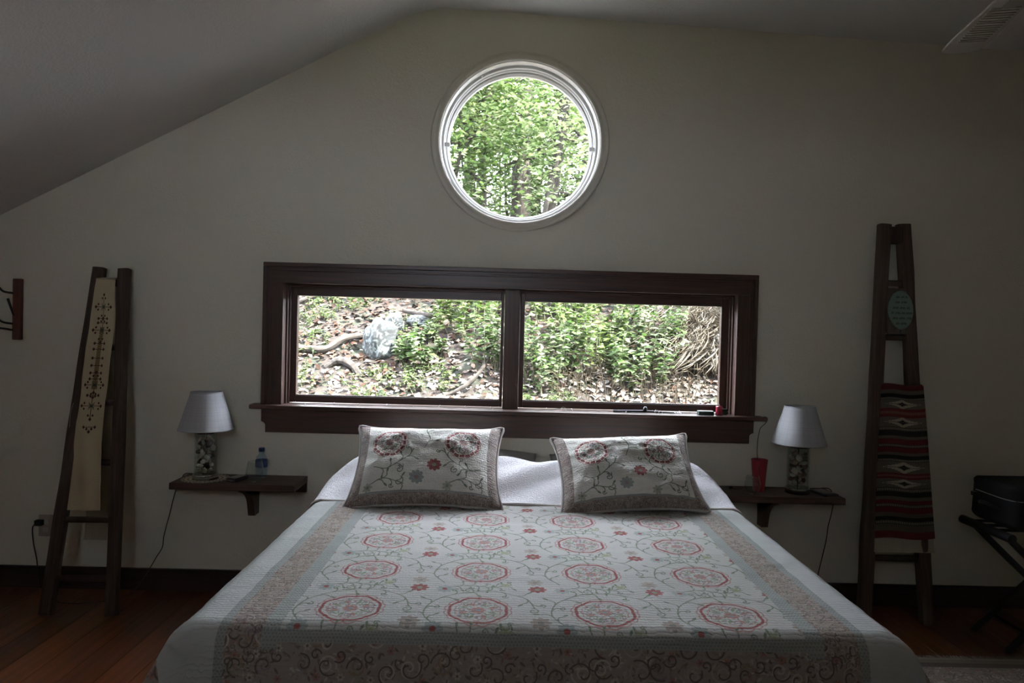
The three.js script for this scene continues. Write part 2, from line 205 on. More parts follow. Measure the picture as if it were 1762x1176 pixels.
const rugTex = canvasTex(1024, 1024, (c, w, h) => { c.fillStyle = '#8e8778'; c.fillRect(0, 0, w, h); c.scale(w / 1.7, h / 1.7); const b = (a, col) => { c.fillStyle = col; c.fillRect(a, a, 1.7 - 2 * a, 1.7 - 2 * a); }; b(0.02, '#7a7263'); b(0.05, '#5a5248'); b(0.09, '#857c6d'); paisley(c, 0.09, 0.09, 1.61, 0.3, 31, 0.07); paisley(c, 0.09, 0.09, 0.3, 1.61, 32, 0.07); b(0.3, '#6a6257'); b(0.33, '#544b43'); paisley(c, 0.35, 0.35, 1.35, 1.35, 33, 0.12); });

// ---------------------------------------------------------------- materials
const std = (o) => new THREE.MeshStandardMaterial(o), phys = (o) => new THREE.MeshPhysicalMaterial(o);
const lin = (r, g, b) => new THREE.Color().setRGB(r, g, b);
const M = {
  wall: std({ color: lin(0.74, 0.70, 0.60), roughness: 0.92, bumpMap: plasterBump, bumpScale: 0.0012 }),
  ceiling: std({ color: lin(0.72, 0.71, 0.68), roughness: 0.92, bumpMap: plasterBump, bumpScale: 0.0012 }),
  trim: phys({ color: lin(0.088, 0.038, 0.024), map: woodTex, roughness: 0.42, bumpMap: woodBump, bumpScale: 0.0004, clearcoat: 0.25, clearcoatRoughness: 0.35 }),
  base: phys({ color: lin(0.045, 0.022, 0.016), map: woodTex, roughness: 0.5 }),
  shelf: phys({ color: lin(0.125, 0.072, 0.05), map: woodTex, roughness: 0.55, bumpMap: woodBump, bumpScale: 0.0006 }),
  ladder: std({ color: lin(0.085, 0.05, 0.036), map: woodTex, roughness: 0.75, bumpMap: woodBump, bumpScale: 0.0016 }),
  ladderPale: std({ color: lin(0.125, 0.08, 0.055), map: woodTex, roughness: 0.8, bumpMap: woodBump, bumpScale: 0.0016 }),
  rack: std({ color: lin(0.16, 0.04, 0.024), map: woodTex, roughness: 0.5 }),
  white: std({ color: lin(0.72, 0.72, 0.69), roughness: 0.45 }),
  roundCasing: std({ color: lin(0.72, 0.68, 0.59), roughness: 0.6 }),
  glass: phys({ color: lin(0.97, 0.985, 0.98), transmission: 1, roughness: 0.0, thickness: 0, ior: 1.45 }),
  tumbler: phys({ color: lin(0.93, 0.96, 0.95), transmission: 1, roughness: 0.02, thickness: 0, ior: 1.5 }),
  chrome: std({ color: lin(0.6, 0.6, 0.58), metalness: 1, roughness: 0.22 }),
  iron: std({ color: lin(0.03, 0.028, 0.026), metalness: 0.7, roughness: 0.5 }),
  black: std({ color: lin(0.012, 0.012, 0.013), roughness: 0.45 }),
  blackCloth: std({ color: lin(0.007, 0.007, 0.008), roughness: 0.9, bumpMap: linenBump, bumpScale: 0.0008 }),
  screen: phys({ color: lin(0.01, 0.011, 0.013), roughness: 0.12, clearcoat: 1 }),
  shade: std({ color: lin(0.60, 0.61, 0.63), map: linenTex, roughness: 0.95, bumpMap: linenBump, bumpScale: 0.0004 }),
  quilt: std({ map: quiltTex, roughness: 0.95, bumpMap: quiltBump.clone(), bumpScale: 0.0015 }),
  sham: std({ map: shamTex, roughness: 0.95, bumpMap: crinkleBump, bumpScale: 0.006 }),
  coverlet: std({ color: lin(0.76, 0.75, 0.77), roughness: 0.95, bumpMap: crinkleBump.clone(), bumpScale: 0.005 }),
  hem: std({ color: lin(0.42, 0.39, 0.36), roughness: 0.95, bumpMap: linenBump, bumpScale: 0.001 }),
  pipe: std({ color: lin(0.42, 0.39, 0.37), roughness: 0.95 }),
  greyCase: std({ color: lin(0.30, 0.29, 0.275), roughness: 0.95, bumpMap: linenBump, bumpScale: 0.0006 }),
  mattress: std({ color: lin(0.5, 0.5, 0.5), roughness: 0.95, bumpMap: quiltBump, bumpScale: 0.004 }),
  boxSpring: std({ color: lin(0.16, 0.15, 0.14), roughness: 0.95 }),
  runner: std({ map: runnerTex, roughness: 0.95, bumpMap: linenBump, bumpScale: 0.0006 }),
  linen: std({ color: lin(0.50, 0.43, 0.32), map: linenTex, roughness: 0.95 }),
  serape: std({ map: serapeTex, roughness: 1, bumpMap: linenBump, bumpScale: 0.0016 }),
  cream: std({ color: lin(0.52, 0.47, 0.37), map: linenTex, roughness: 1, bumpMap: linenBump, bumpScale: 0.001 }),
  lace: std({ color: lin(0.78, 0.70, 0.56), roughness: 1 }),
  redCup: phys({ color: lin(0.30, 0.012, 0.02), roughness: 0.35, clearcoat: 0.4 }),
  candle: phys({ color: lin(0.28, 0.008, 0.03), roughness: 0.25, clearcoat: 0.5 }),
  greenBox: std({ color: lin(0.02, 0.055, 0.045), roughness: 0.5 }),
  pet: phys({ color: lin(0.80, 0.90, 0.98), transmission: 0.95, roughness: 0.04, thickness: 0 }),
  blueCap: std({ color: lin(0.02, 0.05, 0.11), roughness: 0.4 }),
  blueLabel: std({ color: lin(0.05, 0.10, 0.24), roughness: 0.5 }),
  shellA: std({ color: lin(0.66, 0.55, 0.42), roughness: 0.6 }), shellB: std({ color: lin(0.35, 0.24, 0.17), roughness: 0.6 }), shellC: std({ color: lin(0.78, 0.72, 0.62), roughness: 0.55 }), shellD: std({ color: lin(0.18, 0.13, 0.11), roughness: 0.6 }),
  plaqueStone: std({ color: lin(0.09, 0.075, 0.06), roughness: 0.85 }),
  outlet: std({ color: lin(0.36, 0.30, 0.24), roughness: 0.5 }),
  cord: std({ color: lin(0.035, 0.028, 0.022), roughness: 0.6 }), cordPale: std({ color: lin(0.42, 0.40, 0.36), roughness: 0.5 }),
  bulb: phys({ color: lin(0.9, 0.93, 0.92), transmission: 0.85, roughness: 0.1, thickness: 0 }),
  fan: std({ color: lin(0.42, 0.40, 0.35), roughness: 0.6 }),
  rug: std({ map: rugTex, roughness: 1, bumpMap: linenBump, bumpScale: 0.002 }), fringe: std({ color: lin(0.22, 0.2, 0.17), roughness: 1 }),
  bark: std({ color: lin(0.07, 0.063, 0.056), map: barkTex, roughness: 1, bumpMap: barkTex, bumpScale: 0.02 }),
  root: std({ color: lin(0.05, 0.044, 0.042), map: barkTex, roughness: 1 }), twig: std({ color: lin(0.16, 0.155, 0.145), roughness: 1 }),
  stone: std({ color: lin(0.105, 0.112, 0.116), map: stoneTex, roughness: 1 }),
  soil: std({ color: lin(0.05, 0.045, 0.042), map: litterTex, roughness: 1 }),
  straw2: phys({ specularIntensity: 0.2, color: lin(0.2, 0.195, 0.19), vertexColors: true, roughness: 0.9 }),
  treeLeaf: phys({ color: lin(0.30, 0.31, 0.22), vertexColors: true, roughness: 0.85, specularIntensity: 0.4, transmission: 0.45, thickness: 0 }),
  leaf: phys({ color: lin(0.14, 0.155, 0.115), vertexColors: true, roughness: 0.9, specularIntensity: 0.25, transmission: 0.35, thickness: 0 }),
  stalk: std({ color: lin(0.055, 0.06, 0.03), roughness: 1 }),
  lawn: std({ color: lin(0.06, 0.08, 0.035), roughness: 1 }),
  litter: phys({ specularIntensity: 0.25, color: lin(0.21, 0.195, 0.185), roughness: 0.9 }), straw: std({ color: lin(0.62, 0.55, 0.42), roughness: 1, vertexColors: false }),
};
for (const [m, a, b] of [[M.sham, 2.4, 1.8], [M.quilt, 9, 8], [M.coverlet, 4, 6]]) { m.bumpMap.repeat.set(a, b); m.bumpMap.needsUpdate = true; }
M.pineTones = [[0.25, 0.095, 0.038], [0.21, 0.075, 0.03], [0.29, 0.115, 0.048], [0.17, 0.06, 0.026]].map((c) => phys({ color: lin(...c), map: pineTex, roughness: 0.38, bumpMap: woodBump, bumpScale: 0.0004, clearcoat: 0.3, clearcoatRoughness: 0.3 }));

// ---------------------------------------------------------------- room shell
const X0 = -3.7, X1 = 3.9, Z1 = 4.7;
const ceilY = (x) => (x < -0.455 ? 3.163 + (x + 0.455) * 0.524 : 3.163 - (x + 0.455) * 0.043);
function wallXY(z0, z1, holes) {
  const s = new THREE.Shape(); s.moveTo(X0 - 0.15, -0.05); s.lineTo(X1 + 0.15, -0.05); s.lineTo(X1 + 0.15, ceilY(X1 + 0.15) + 0.05); s.lineTo(-0.455, 3.213); s.lineTo(X0 - 0.15, ceilY(X0 - 0.15) + 0.05); s.closePath();
  for (const h of holes) { const p = new THREE.Path(); if (h.r) p.absarc(h.x, h.y, h.r, 0, Math.PI * 2, false); else { p.moveTo(h.x0, h.y0); p.lineTo(h.x1, h.y0); p.lineTo(h.x1, h.y1); p.lineTo(h.x0, h.y1); p.closePath(); } s.holes.push(p); }
  const g = new THREE.ExtrudeGeometry(s, { depth: z1 - z0, bevelEnabled: false, curveSegments: 64 }); g.translate(0, 0, z0); return g;
}
const RC = { x: 0.06, y: 2.457, r: 0.432 };
const backWall = part('wall_back', wallXY(-0.18, 0, [{ ...RC }, { x0: -1.2, x1: 1.272, y0: 1.0, y1: 1.687 }]), M.wall, scene); backWall.userData.kind = 'structure'; backWall.userData.label = 'pale plaster gable wall behind the bed';
const RR = { x: -0.58, y: 2.4, r: 0.36 };
const rearWall = part('wall_front', wallXY(Z1, Z1 + 0.7, [{ ...RR }]), M.wall, scene); rearWall.userData.kind = 'structure'; rearWall.userData.label = 'plaster wall behind the camera with a round gable window';
const wl = part('wall_left', bx(X0 - 0.15, X0, -0.05, ceilY(X0) + 0.02, 0, Z1), M.wall, scene); wl.userData.kind = 'structure'; wl.userData.label = 'low plaster side wall under the sloping ceiling';
const wr = part('wall_right', bx(X1, X1 + 0.15, -0.05, ceilY(X1) + 0.02, 0, Z1), M.wall, scene); wr.userData.kind = 'structure'; wr.userData.label = 'plaster side wall beyond the suitcase';
{
  const s = new THREE.Shape(), xs = []; const c0 = -0.455, rr = 0.16;      // the ridge is softly rounded in plaster
  xs.push([X0 - 0.15, ceilY(X0 - 0.15)]); xs.push([c0 - rr, ceilY(c0 - rr)]);
  for (let i = 1; i < 8; i++) { const t = i / 8, a = [c0 - rr, ceilY(c0 - rr)], b = [c0, 3.163], d = [c0 + rr, ceilY(c0 + rr)]; xs.push([0, 1].map((k) => (1 - t) ** 2 * a[k] + 2 * t * (1 - t) * b[k] + t * t * d[k])); }
  xs.push([c0 + rr, ceilY(c0 + rr)]); xs.push([X1 + 0.15, ceilY(X1 + 0.15)]);
  xs.forEach((p, i) => (i ? s.lineTo(...p) : s.moveTo(...p))); s.lineTo(X1 + 0.15, ceilY(X1) + 0.16); s.lineTo(c0, 3.33); s.lineTo(X0 - 0.15, ceilY(X0 - 0.15) + 0.16); s.closePath();
  const g = new THREE.ExtrudeGeometry(s, { depth: Z1, bevelEnabled: false }); const c = part('ceiling', g, M.ceiling, scene); c.userData.kind = 'structure'; c.userData.label = 'plaster ceiling, steep on one side and nearly flat on the other';
}
{ // floor of separate boards running away from the camera
  const fl = structure('floor', 'reddish brown pine board floor'); part('subfloor', bx(X0, X1, -0.05, -0.022, 0, Z1), M.black, fl);
  const rn = rng(4), wd = 0.14, cache = {};
  for (let i = 0, x = X0; x < X1 - 0.01; i++, x += wd) {
    const w = Math.min(wd, X1 - x) - 0.003; let z = 0; const cuts = [1.2 + 2.6 * rn(), Z1];
    for (const e of cuts) { const L = Math.round((e - z) * 10) / 10 || 0.1, l = e === Z1 ? Z1 - z : L, key = w.toFixed(3) + l.toFixed(2) + (i % 3); const g = cache[key] ??= bx(-w / 2, w / 2, -0.022, 0, 0, l - 0.002, 'z', (i % 3) * 0.4); part('plank', g, M.pineTones[(rn() * 4) | 0], fl, [x + wd / 2, 0, z]); z += l; if (e === Z1) break; }
  }
}
for (const [n, g, l] of [['baseboard_back', bx(X0, X1, 0, 0.115, 0, 0.018), 'dark wooden baseboard below the window wall'], ['baseboard_left', bx(X0, X0 + 0.018, 0, 0.115, 0.018, Z1, 'z'), 'dark wooden baseboard on the low side wall'], ['baseboard_right', bx(X1 - 0.018, X1, 0, 0.115, 0.018, Z1, 'z'), 'dark wooden baseboard beyond the suitcase']]) { const b = part(n, g, M.base, scene); b.userData.kind = 'structure'; b.userData.label = l; }

{ // long window over the bed
  const w = structure('window_1', 'long low double window in a dark wooden frame');
  const T = M.trim, ox0 = -1.286, ox1 = 1.36, ix0 = -1.18, ix1 = 1.252, oy = 1.776, iy = 1.667, sy = 1.018;
  const board = (name, a, b, c, d, vert) => { const p = part(name, rbx(a, b, c, d, 0, 0.02, 0.003, vert ? 'y' : 'x', a), T, w); return p; };
  const cl = board('casing', ox0, ix0, sy, iy, true), cr = board('casing', ix1, ox1, sy, iy, true), ch = board('casing', ox0, ox1, iy, oy, false);
  for (const [p, s] of [[cl, -1], [cr, 1]]) { const e = s < 0 ? ox0 : ox1, f = s < 0 ? ix0 : ix1; part('back_band', rbx(Math.min(e, e - s * 0.022), Math.max(e, e - s * 0.022), sy, oy - 0.022, 0.0195, 0.034, 0.003, 'y'), T, p); part('bead', rbx(Math.min(e - s * 0.036, e - s * 0.046), Math.max(e - s * 0.036, e - s * 0.046), sy, oy - 0.046, 0.0195, 0.026, 0.003, 'y'), T, p); part('bead', rbx(Math.min(f, f + s * 0.008), Math.max(f, f + s * 0.008), sy, iy, 0.0195, 0.025, 0.002, 'y'), T, p); }
  part('back_band', rbx(ox0, ox1, oy - 0.022, oy, 0.0195, 0.034, 0.003), T, ch); part('bead', rbx(ox0 + 0.036, ox1 - 0.036, oy - 0.046, oy - 0.036, 0.0195, 0.026, 0.003), T, ch); part('bead', rbx(ix0, ix1, iy, iy + 0.008, 0.0195, 0.025, 0.002), T, ch);
  // jambs lining the opening
  part('jamb', bx(ix0 - 0.02, ix0, sy - 0.018, iy, -0.175, 0.002, 'y'), T, w); part('jamb', bx(ix1, ix1 + 0.02, sy - 0.018, iy, -0.175, 0.002, 'y'), T, w); part('head_jamb', bx(ix0 - 0.02, ix1 + 0.02, iy, iy + 0.02, -0.175, 0.002), T, w);
  for (const [a, b, t] of [[-0.028, -0.046, 0.009], [-0.05, -0.07, 0.017]]) { part('stop', rbx(ix0, ix0 + t, sy, iy, b, a, 0.002, 'y'), T, w); part('stop', rbx(ix1 - t, ix1, sy, iy, b, a, 0.002, 'y'), T, w); part('stop', rbx(ix0, ix1, iy - t, iy, b, a, 0.002), T, w); }
  part('mullion', rbx(0.0, 0.086, sy, iy, -0.12, -0.012, 0.004, 'y'), T, w); 
  for (const [g0, g1, a, b] of [[-1.132, -0.018, ix0 + 0.001, -0.001], [0.113, 1.197, 0.087, ix1 - 0.001]]) {
    const s = part('sash', rbx(a, g0, sy + 0.004, iy - 0.002, -0.108, -0.072, 0.003, 'y'), T, w);
    part('stile', rbx(g1, b, sy + 0.004, iy - 0.002, -0.108, -0.072, 0.003, 'y'), T, s); part('rail', rbx(g0, g1, 1.606, iy - 0.002, -0.108, -0.072, 0.003), T, s); part('rail', rbx(g0, g1, sy + 0.004, 1.058, -0.108, -0.072, 0.003), T, s); part('glazing_bead', rbx(g0, g1, 1.058, 1.064, -0.088, -0.076, 0.002), T, s);
    const pn = part('pane', new THREE.BoxGeometry(g1 - g0, 0.548, 0.003), M.glass, s, [(g0 + g1) / 2, 1.332, -0.094]); pn.castShadow = false;
  }
  part('stool', rbx(-1.334, 1.414, 0.996, sy, -0.07, 0.075, 0.006), T, w); part('outer_sill', bx(ix0 - 0.02, ix1 + 0.02, 0.98, 1.016, -0.24, -0.071), T, w);
  const ap = new THREE.Shape(); ap.moveTo(-1.264, 0.867); ap.lineTo(1.338, 0.867); ap.lineTo(1.338, 0.905); ap.quadraticCurveTo(1.34, 0.92, 1.36, 0.925); ap.lineTo(1.36, 0.996); ap.lineTo(-1.286, 0.996); ap.lineTo(-1.286, 0.925); ap.quadraticCurveTo(-1.266, 0.92, -1.264, 0.905); ap.closePath();
  part('apron', boxUV(new THREE.ExtrudeGeometry(ap, { depth: 0.02, bevelEnabled: false }), 'x', 0.3), T, w);
  for (const [x, y] of [[-0.33, 0.985], [0.27, 0.986], [-0.94, 0.955], [0.0, 0.96]]) part('nail_head', new THREE.CylinderGeometry(0.004, 0.004, 0.002, 8), M.black, w, [x, y, 0.0205], [Math.PI / 2, 0, 0]);
}
{ // round window
  const w = structure('window_2', 'round white window high in the gable'); w.position.set(RC.x, RC.y, 0);
  const ringG = (pts) => lathe(pts, 96).rotateX(Math.PI / 2);
  part('casing', ringG([[0.430, -0.0], [0.430, 0.016], [0.436, 0.02], [0.446, 0.02], [0.45, 0.014], [0.462, 0.013], [0.468, 0.022], [0.474, 0.022], [0.478, 0.016], [0.478, 0.0], [0.430, 0.0]]), M.roundCasing, w);
  part('jamb', ringG([[0.4315, 0.012], [0.426, 0.012], [0.424, -0.03], [0.424, -0.175], [0.4315, -0.175], [0.4315, 0.012]]), M.white, w);
  part('stop', ringG([[0.4235, -0.04], [0.412, -0.04], [0.410, -0.045], [0.410, -0.062], [0.404, -0.064], [0.404, -0.08], [0.4235, -0.08], [0.4235, -0.04]]), M.white, w);
  const s = part('sash', ringG([[0.4235, -0.082], [0.398, -0.082], [0.394, -0.088], [0.394, -0.094], [0.387, -0.098], [0.387, -0.12], [0.4235, -0.12], [0.4235, -0.082]]), M.white, w);
  const p = part('pane', new THREE.CylinderGeometry(0.3872, 0.3872, 0.003, 96).rotateX(Math.PI / 2), M.glass, s, [0, 0, -0.108]); p.castShadow = false;
  for (const a of [181, -1.5]) { const c = part('sash_clip', rbx(-0.024, 0.024, -0.011, 0.011, -0.012, 0.004, 0.003), M.white, w, [Math.cos(R(a)) * 0.403, Math.sin(R(a)) * 0.403, -0.066], [0, 0, R(a)]); part('screw', new THREE.CylinderGeometry(0.003, 0.003, 0.002, 8).rotateX(Math.PI / 2), M.chrome, c, [0.014, 0, 0.005]); }
  for (const a of [56, 122]) part('hook', tube([[0, 0, 0], [0.002, -0.012, 0.008], [0.008, -0.016, 0.01], [0.011, -0.006, 0.01]], 0.0014, 12, 5), M.chrome, w, [Math.cos(R(a)) * 0.42, Math.sin(R(a)) * 0.42, -0.02]);
  const rn = rng(15), gs = []; for (let k = 0; k < 46; k++) { const x = -0.02 + rn() * 0.3, y = -0.26 + rn() * 0.46, l = 0.008 + rn() * 0.03; const g = new THREE.BoxGeometry(0.0013 + rn() * 0.001, l, 0.0004); g.rotateZ((rn() - 0.5) * 0.25); g.translate(x, y, -0.1062); gs.push(g); }
  tag(part('water_streaks', mergeGeometries(gs), M.white, s), 'pale dried water streaks on the round pane', null, null, 'stuff');
}
{ // its twin in the opposite gable, behind the camera
  const w = structure('window_3', 'deep-set round window in the gable behind the camera'); w.position.set(RR.x, RR.y, Z1);
  const ringG = (pts) => lathe(pts, 64).rotateX(Math.PI / 2), k = RR.r;
  part('casing', ringG([[k - 0.002, 0], [k - 0.002, -0.018], [k + 0.045, -0.018], [k + 0.045, 0], [k - 0.002, 0]]), M.roundCasing, w);
  part('jamb', ringG([[k - 0.008, -0.012], [k - 0.001, -0.012], [k - 0.001, 0.695], [k - 0.008, 0.695], [k - 0.008, -0.012]]), M.trim, w);
  const s = part('sash', ringG([[k - 0.009, 0.65], [k - 0.025, 0.65], [k - 0.025, 0.68], [k - 0.009, 0.68], [k - 0.009, 0.65]]), M.trim, w);
  part('pane', new THREE.CylinderGeometry(k - 0.025, k - 0.025, 0.003, 64).rotateX(Math.PI / 2), M.glass, s, [0, 0, 0.665]).castShadow = false;
}

// ---------------------------------------------------------------- bed
const BX = 0.13, TOP = 0.615;
{
  const b = thing('bed', 'wide mattress and box spring of the double bed under the window', 'bed', [BX, 0, 0]);
  part('mattress', new RoundedBoxGeometry(1.9, 0.27, 1.74, 4, 0.05).translate(0, TOP - 0.135, 0.95), M.mattress, b);
  part('box_spring', rbx(-0.95, 0.95, 0.14, 0.344, 0.09, 1.8, 0.015), M.boxSpring, b);
  for (const [x, z] of [[-0.85, 0.2], [0.85, 0.2], [-0.85, 1.68], [0.85, 1.68]]) part('leg', rbx(x - 0.03, x + 0.03, 0, 0.141, z - 0.03, z + 0.03, 0.006, 'y'), M.base, b);
}
function hang(s, rr = 0.055, flare = 80) { const t1 = R(flare), s0 = rr * t1; if (s <= 0) return [0, 0]; if (s < s0) { const t = s / rr; return [rr * Math.sin(t), rr * (1 - Math.cos(t))]; } return [rr * Math.sin(t1) + (s - s0) * Math.cos(t1), rr * (1 - Math.cos(t1)) + (s - s0) * Math.sin(t1)]; }
const AU = 0.945, ZF = 1.80, ZH = 0.45;                    // flat half width, where the quilt turns down at the foot, where it starts
function quiltPoint(u, v) {
  const su = Math.max(0, Math.abs(u) - AU), sv = Math.max(0, v - (ZF - ZH)), sg = Math.sign(u);
  let x = Math.min(Math.abs(u), AU), z = ZH + Math.min(v, ZF - ZH), y = TOP + 0.012;
  if (su > 0 || sv > 0) {
    const s = Math.hypot(su, sv), ph = Math.atan2(sv, su), c = Math.min(su, sv), [o, d] = hang(s);
    const wav = 0.010 * Math.sin(u * 19 + 1) * sstep(0.1, 0.35, sv) * (su > 0 ? 0.5 : 1) + 0.010 * Math.sin(v * 17) * sstep(0.1, 0.35, su);
    const out = o + 0.55 * c + wav; x += out * Math.cos(ph); z += out * Math.sin(ph); y -= d * (1 - 0.12 * Math.min(1, c / 0.2));
  }
  y += 0.006 * (fbm(u * 5 + 9, v * 5, 81) - 0.5) + 0.004 * (vnoise(u * 14, v * 22, 82) - 0.5);
  return [BX + sg * x, y, z];
}
single('bedspread', strip(150, 120, (a, b) => { const u = (b - 0.5) * 2 * 1.3, v = a * 1.84; return [...quiltPoint(u, v), (u + QW / 2) / QW, 1 - v / QL]; }, 0.009), M.quilt, 'patchwork-bordered quilt with red medallions and green vines spread over the bed', 'quilt');
// sleeping pillows in grey cases, then the white coverlet turned up over them
function pillowGeo(w, h, T, seed, pinch = 0.05, n = 44, pw = 4, wr = 0.006) {
  const sides = [];
  for (const f of [1, -1]) sides.push(strip(n, n, (a, b) => {
    const s = (f > 0 ? a : 1 - a) * 2 - 1, t = 1 - b * 2, ex = 1 - pinch * (1 - t * t) * s * s, ey = 1 - pinch * 1.4 * (1 - s * s) * t * t;
    const th = Math.pow(Math.max(0, (1 - Math.abs(s) ** pw) * (1 - Math.abs(t) ** pw)), 0.55), k = (fbm(s * 3 + seed, t * 3, seed) - 0.47) * wr * 4 * th + (vnoise(s * 9, t * 5, seed + 3) - 0.5) * wr * th;
    return [s * w / 2 * ex, t * h / 2 * ey, f * (T / 2 * th + (f > 0 ? k : 0)), (s + 1) / 2, (t + 1) / 2];
  }));
  const m = mergeGeometries(sides); return m;
}
function pillowRim(w, h, pinch) { const pts = []; const P = (s, t) => pts.push([s * w / 2 * (1 - pinch * (1 - t * t) * s * s), t * h / 2 * (1 - pinch * 1.4 * (1 - s * s) * t * t), 0]); for (let i = 0; i < 12; i++) P(-1 + i / 6, 1); for (let i = 0; i < 8; i++) P(1, 1 - i / 4); for (let i = 0; i < 12; i++) P(1 - i / 6, -1); for (let i = 0; i < 8; i++) P(-1, -1 + i / 4); return pts; }
for (const [x, w, sd, l] of [[-0.27, 0.92, 3, 'grey bed pillow lying by the wall behind the left patterned cushion'], [0.63, 0.74, 6, 'grey bed pillow lying by the wall behind the right patterned cushion']]) { const p = single('bed_pillow', pillowGeo(w, 0.42, 0.15, sd, 0.03, 30, 3), M.greyCase, l, 'pillow', [x, TOP + 0.098, 0.225], 'grey bed pillows'); p.rotation.x = -Math.PI / 2 + 0.36; }
{
  const cov = (u, z) => {
    const au = Math.abs(u), su = Math.max(0, au - 0.955), [o, d] = hang(su, 0.06, 84); let x = Math.min(au, 0.955) + o, y = TOP + 0.026 - d;
    const dip = 1 - 0.05 * Math.exp(-(((u - 0.09) / 0.12) ** 2)); const back = sstep(0.53, 0.26, z), side = 1 - sstep(0.8, 1.08, au);
    y += 0.158 * back * side * dip + (0.018 * (fbm(u * 4 + 3, z * 7, 91) - 0.5) + 0.010 * Math.sin(z * 40 + 3 * Math.sin(u * 6))) * (0.3 + 0.7 * back) * side;
    return [BX + Math.sign(u) * x, y, z];
  };
  const c = single('coverlet', strip(100, 30, (a, b) => { const u = (a - 0.5) * 2 * 1.2, z = 0.245 + b * 0.28; return [...cov(u, z), u, z * 1.3]; }, 0.010), M.coverlet, 'white ribbed coverlet folded across the head of the bed', 'coverlet');
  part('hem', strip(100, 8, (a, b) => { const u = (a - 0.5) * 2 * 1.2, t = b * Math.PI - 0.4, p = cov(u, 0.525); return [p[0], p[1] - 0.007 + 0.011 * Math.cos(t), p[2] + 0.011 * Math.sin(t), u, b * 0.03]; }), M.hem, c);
}
for (const [x, y, z, w, h, rx, rz, sd, l] of [[-0.345, 0.79, 0.452, 0.71, 0.47, -47, 0.6, 12, 'upright patterned cushion sham with red medallions, the larger left one'], [0.6, 0.782, 0.462, 0.675, 0.445, -48, 4.2, 25, 'patterned cushion sham tilted slightly, on the right side of the bed']]) {
  const p = thing('sham_cushion', l, 'cushion', [x, y, z], 'patterned shams on the bed'); p.rotation.set(R(rx), 0, R(rz), 'XZY');
  part('cover', pillowGeo(w, h, 0.2, sd, 0.085, 64, 2.6, 0.01), M.sham, p); part('piping', tube(pillowRim(w * 1.004, h * 1.004, 0.085), 0.0065, 160, 8, true), M.pipe, p);
}

// ---------------------------------------------------------------- shelves, lamps and what stands on them
const SH = 0.633;
function shelf(x0, x1, bxx, dir, label) {
  const s = thing('wall_shelf', label, 'shelf', [0, 0, 0], 'bedside wall shelves');
  part('board', rbx(x0, x1, SH - 0.034, SH, 0.001, 0.235, 0.003, 'x', x0), M.shelf, s); part('cleat', rbx(x0 + 0.02, x1 - 0.001, SH - 0.085, SH - 0.034, 0.0005, 0.02, 0.002, 'x'), M.shelf, s);
  const b = new THREE.Shape(); b.moveTo(0.02, SH - 0.034); b.lineTo(0.2, SH - 0.034); b.lineTo(0.195, SH - 0.05); b.quadraticCurveTo(0.09, SH - 0.075, 0.075, SH - 0.16); b.lineTo(0.062, SH - 0.205); b.lineTo(0.0, SH - 0.205); b.lineTo(0.0, SH - 0.085); b.lineTo(0.02, SH - 0.085); b.closePath();
  const g = new THREE.ExtrudeGeometry(b, { depth: 0.036, bevelEnabled: false }); g.rotateY(-Math.PI / 2); g.translate(bxx + 0.018, 0, 0.0005); part('bracket', boxUV(g, 'y', x0), M.shelf, s);
  const f = new THREE.Shape(); const e = dir * 0.075; f.moveTo(bxx, SH - 0.034); f.lineTo(bxx + e, SH - 0.034); f.lineTo(bxx + e, SH - 0.046); f.quadraticCurveTo(bxx + e * 0.45, SH - 0.07, bxx + e * 0.24, SH - 0.15); f.lineTo(bxx, SH - 0.15); f.closePath();
  part('gusset', boxUV(new THREE.ExtrudeGeometry(f, { depth: 0.02, bevelEnabled: false }).translate(0, 0, 0.021), 'y'), M.shelf, s);
  return s;
}
shelf(-1.667, -1.036, -1.312, -1, 'dark wooden wall shelf left of the bed with a carved bracket');
shelf(1.15, 1.765, 1.42, 1, 'dark wooden wall shelf right of the bed with a carved bracket');
function shellGeo(kind, seed) {
  if (kind === 0) { const g = new THREE.SphereGeometry(1, 16, 10), p = g.attributes.position; for (let i = 0; i < p.count; i++) { const a = Math.atan2(p.getZ(i), p.getX(i)), r = 1 + 0.09 * Math.sin(a * 11); p.setXYZ(i, p.getX(i) * r, p.getY(i) * 0.42, p.getZ(i) * r * 0.85); } g.computeVertexNormals(); return g; }
  const pts = []; for (let i = 0; i <= 14; i++) { const t = i / 14; pts.push([Math.max(0.01, (1 - t) * 0.62 * (1 + 0.16 * Math.sin(t * 26)) * (t < 0.12 ? t / 0.12 : 1)), -0.9 + t * 1.8]); } return lathe(pts, 12);
}
const shellGeos = [shellGeo(0), shellGeo(1)];
